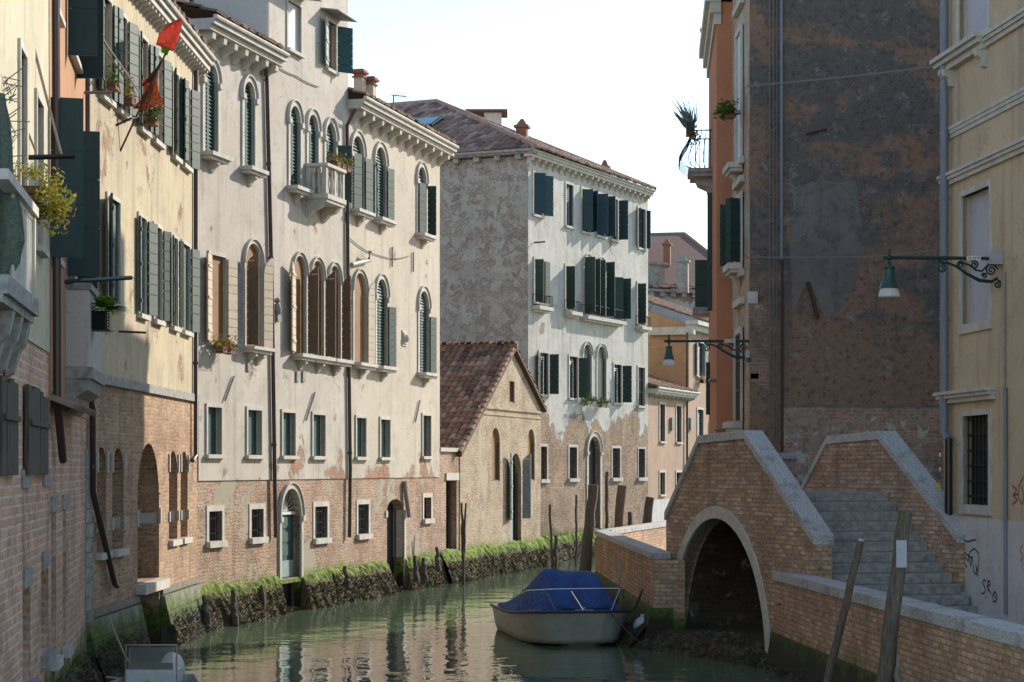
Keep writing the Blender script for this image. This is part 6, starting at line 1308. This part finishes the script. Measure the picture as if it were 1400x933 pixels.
def sill_box(label, F_, px, z_, d, L, mat='flower', n=220, box='clay', h_=.14, rad=None, ls=.05):
    u = F_.u(px); c = F_.p(u, z_, d); t_ = thing('flower_box', label, 'flower box', tuple(c)); m = MB()
    for k in range(max(1, int(L / .35))):
        uk = u - L / 2 + L * (k + .5) / max(1, int(L / .35)); m.hexa([F_.p(uk - .12, z_, d - .08), F_.p(uk + .12, z_, d - .08), F_.p(uk + .12, z_, d + .08), F_.p(uk - .12, z_, d + .08)] + [F_.p(uk - .15, z_ + h_, d - .1), F_.p(uk + .15, z_ + h_, d - .1), F_.p(uk + .15, z_ + h_, d + .1), F_.p(uk - .15, z_ + h_, d + .1)], .5)
    obj('planter', m, box, t_); m = MB()
    for _ in range(n):
        p = F_.p(u + R.uniform(-L / 2, L / 2) * 1.1, z_ + h_ + abs(R.gauss(0, .12)), d + R.gauss(0, .09)); a = Vector((R.gauss(0, 1), R.gauss(0, 1), R.gauss(0, 1))).normalized(); b2 = a.cross(Vector((R.gauss(0, 1), R.gauss(0, 1), R.gauss(0, 1)))).normalized(); s_ = ls * R.uniform(.5, 1.2); m.add([p - a * s_, p + b2 * s_ * .5, p + a * s_, p - b2 * s_ * .5], [(0, 1, 2, 3)], R.random())
    obj('foliage', m, mat, t_)
    m = MB()
    for zz in (z_ + .02, z_ + h_ * .9): m.tube([F_.p(u - L / 2, zz, d - .13), F_.p(u - L / 2, zz, d + .13), F_.p(u + L / 2, zz, d + .13), F_.p(u + L / 2, zz, d - .13)], .008, 4)
    obj('wire_rack', m, 'iron', t_); return t_
sill_box('clay pots with red and yellow plants on the rail of the stone balcony', FC, 441, 11.07, .50, 1.2)
sill_box('flower box with red and green plants under the brown window of the low cream house', FC, 292, 6.02, .28, .9, box='clay')
sill_box('green trailing plants below the left arched window of the white house', FW, 798, 5.95, .25, 1.0, 'leafg', 260, 'stonedirty')
sill_box('green trailing plants below the right arched window of the white house', FW, 818, 5.9, .25, 1.0, 'leafg', 260, 'stonedirty')
sill_box('small yellow green window plant on the far ochre and pink house', FP, 956, 7.42, .2, .8, 'leafy', 160, 'greenblack')
m = MB(); c = Vector(FO.p(3.75, 11.9, .50)); t_ = thing('potted_plant', 'spiky grey green plant in a trough on the bulging balcony of the orange house', 'plant', tuple(c))
m.box(FO, 3.3, 4.4, 11.66, 11.86, .42, .62, .5); obj('planter', m, 'greenblack', t_); m = MB()
for k in range(70):
    b2 = FO.p(R.uniform(3.3, 4.4), 11.84, R.uniform(.44, .6)); d = Vector((R.gauss(-.4, .4), R.gauss(-.1, .3), R.uniform(.4, 1.0))).normalized(); L = R.uniform(.2, .6); m.tube([b2, b2 + d * L * .5, b2 + d * L + Vector((-.05, 0, .1))], [.016, .013, .006], 4)
obj('stems', m, 'twig', t_); m = MB(); m.leaves(FO.p(3.2, 11.5, .45), (.14, .2, .28), 140, .05, 0); obj('foliage', m, mat_rnd('dry_brown_leaves', [(.16, .10, .05), (.24, .14, .06), (.10, .07, .04)]), t_)
planter('round shrubby plant on a bracket of the dark house corner', FK2.p(.8, 11.05, .35), (.2, .3, .16), (-.05, 0, .08), 'clay', 'leafg', 700, .045, rad=(.28, .4, .22), shell=.1)
# netting over the yellow balcony
t_ = thing('folded_parasol', 'green mesh cloth draped over the stone balcony at the left edge', 'parasol', tuple(P_(10, 300, 22)))
m = MB(); rows = []
cpts = [(0, 128, .05), (1, 165, .09), (2, 200, .10), (3, 240, .11), (6, 290, .15), (8, 330, .16), (4, 360, .15), (-2, 388, .08)]
for px, py, r_ in cpts:
    c = P_(px - 2, py, 20.3); rows.append([c + Vector((r_ * (1 + .25 * math.sin(9 * a + px)) * math.cos(a), .8 * r_ * (1 + .16 * math.sin(4 * a)) * math.sin(a), 0)) for a in [math.tau * k / 28 for k in range(28)]])
m.add([p for r_ in rows for p in r_], [(i * 28 + k, i * 28 + (k + 1) % 28, (i + 1) * 28 + (k + 1) % 28, (i + 1) * 28 + k) for i in range(len(rows) - 1) for k in range(28)] + [tuple(range(28)), tuple(range(28 * 7, 28 * 8))], .5); obj('canopy', m, 'netting', t_, sm=True)
m = MB()
for k in range(40): a = P_(R.uniform(-6, 14), R.uniform(120, 240), R.uniform(21.5, 22.2)); m.tube([a, a + Vector((R.uniform(-.2, .2), R.uniform(-.1, .1), R.uniform(-.1, .25))), a + Vector((R.uniform(-.3, .3), 0, R.uniform(-.1, .4)))], .006, 4)
obj('climbing_stems', m, 'twig', label='thin tangled climber stems over the green mesh at the left edge', cat='plant', loc=tuple(P_(5, 200, 22)))

# ================================================================== CAMERA, LIGHT, WORLD
cam = bpy.data.cameras.new('camera'); co = bpy.data.objects.new('camera', cam); COL.objects.link(co)
co.location = (0, 0, CAMZ); co.rotation_euler = (math.pi / 2, 0, 0); cam.sensor_width = 36; cam.sensor_fit = 'HORIZONTAL'; cam.lens = 36 * FPX / 1400; cam.shift_y = (HY - 466.5) / 1400; cam.clip_end = 3000; cam.clip_start = .5
scene.camera = co
AZ, EL = math.radians(40.1), math.radians(24.7)    # azimuth from +Y towards +X
sdir = Vector((math.sin(AZ) * math.cos(EL), math.cos(AZ) * math.cos(EL), math.sin(EL)))
sun = bpy.data.lights.new('sun', 'SUN'); sun.energy = 3.2; sun.angle = math.radians(.5); sun.color = (1, .915, .79)
so = bpy.data.objects.new('sun', sun); COL.objects.link(so); so.rotation_euler = sdir.to_track_quat('Z', 'Y').to_euler(); so.location = (20, 40, 40)
w = bpy.data.worlds.new('World'); scene.world = w; w.use_nodes = True; nt = w.node_tree
sky = nt.nodes.new('ShaderNodeTexSky'); sky.sky_type = 'NISHITA'; sky.sun_disc = False; sky.sun_elevation = EL; sky.sun_rotation = AZ; sky.air_density = 1.0; sky.dust_density = 0.25; sky.ozone_density = 1.0
nt.links.new(sky.outputs[0], nt.nodes['Background'].inputs[0]); nt.nodes['Background'].inputs[1].default_value = .135
vs_ = scene.view_settings; vs_.view_transform = 'Standard'; vs_.look = 'None'; vs_.gamma = 1; vs_.exposure = 0.93; vs_.use_curve_mapping = False
scene.render.engine = 'CYCLES'; scene.cycles.max_bounces = 8
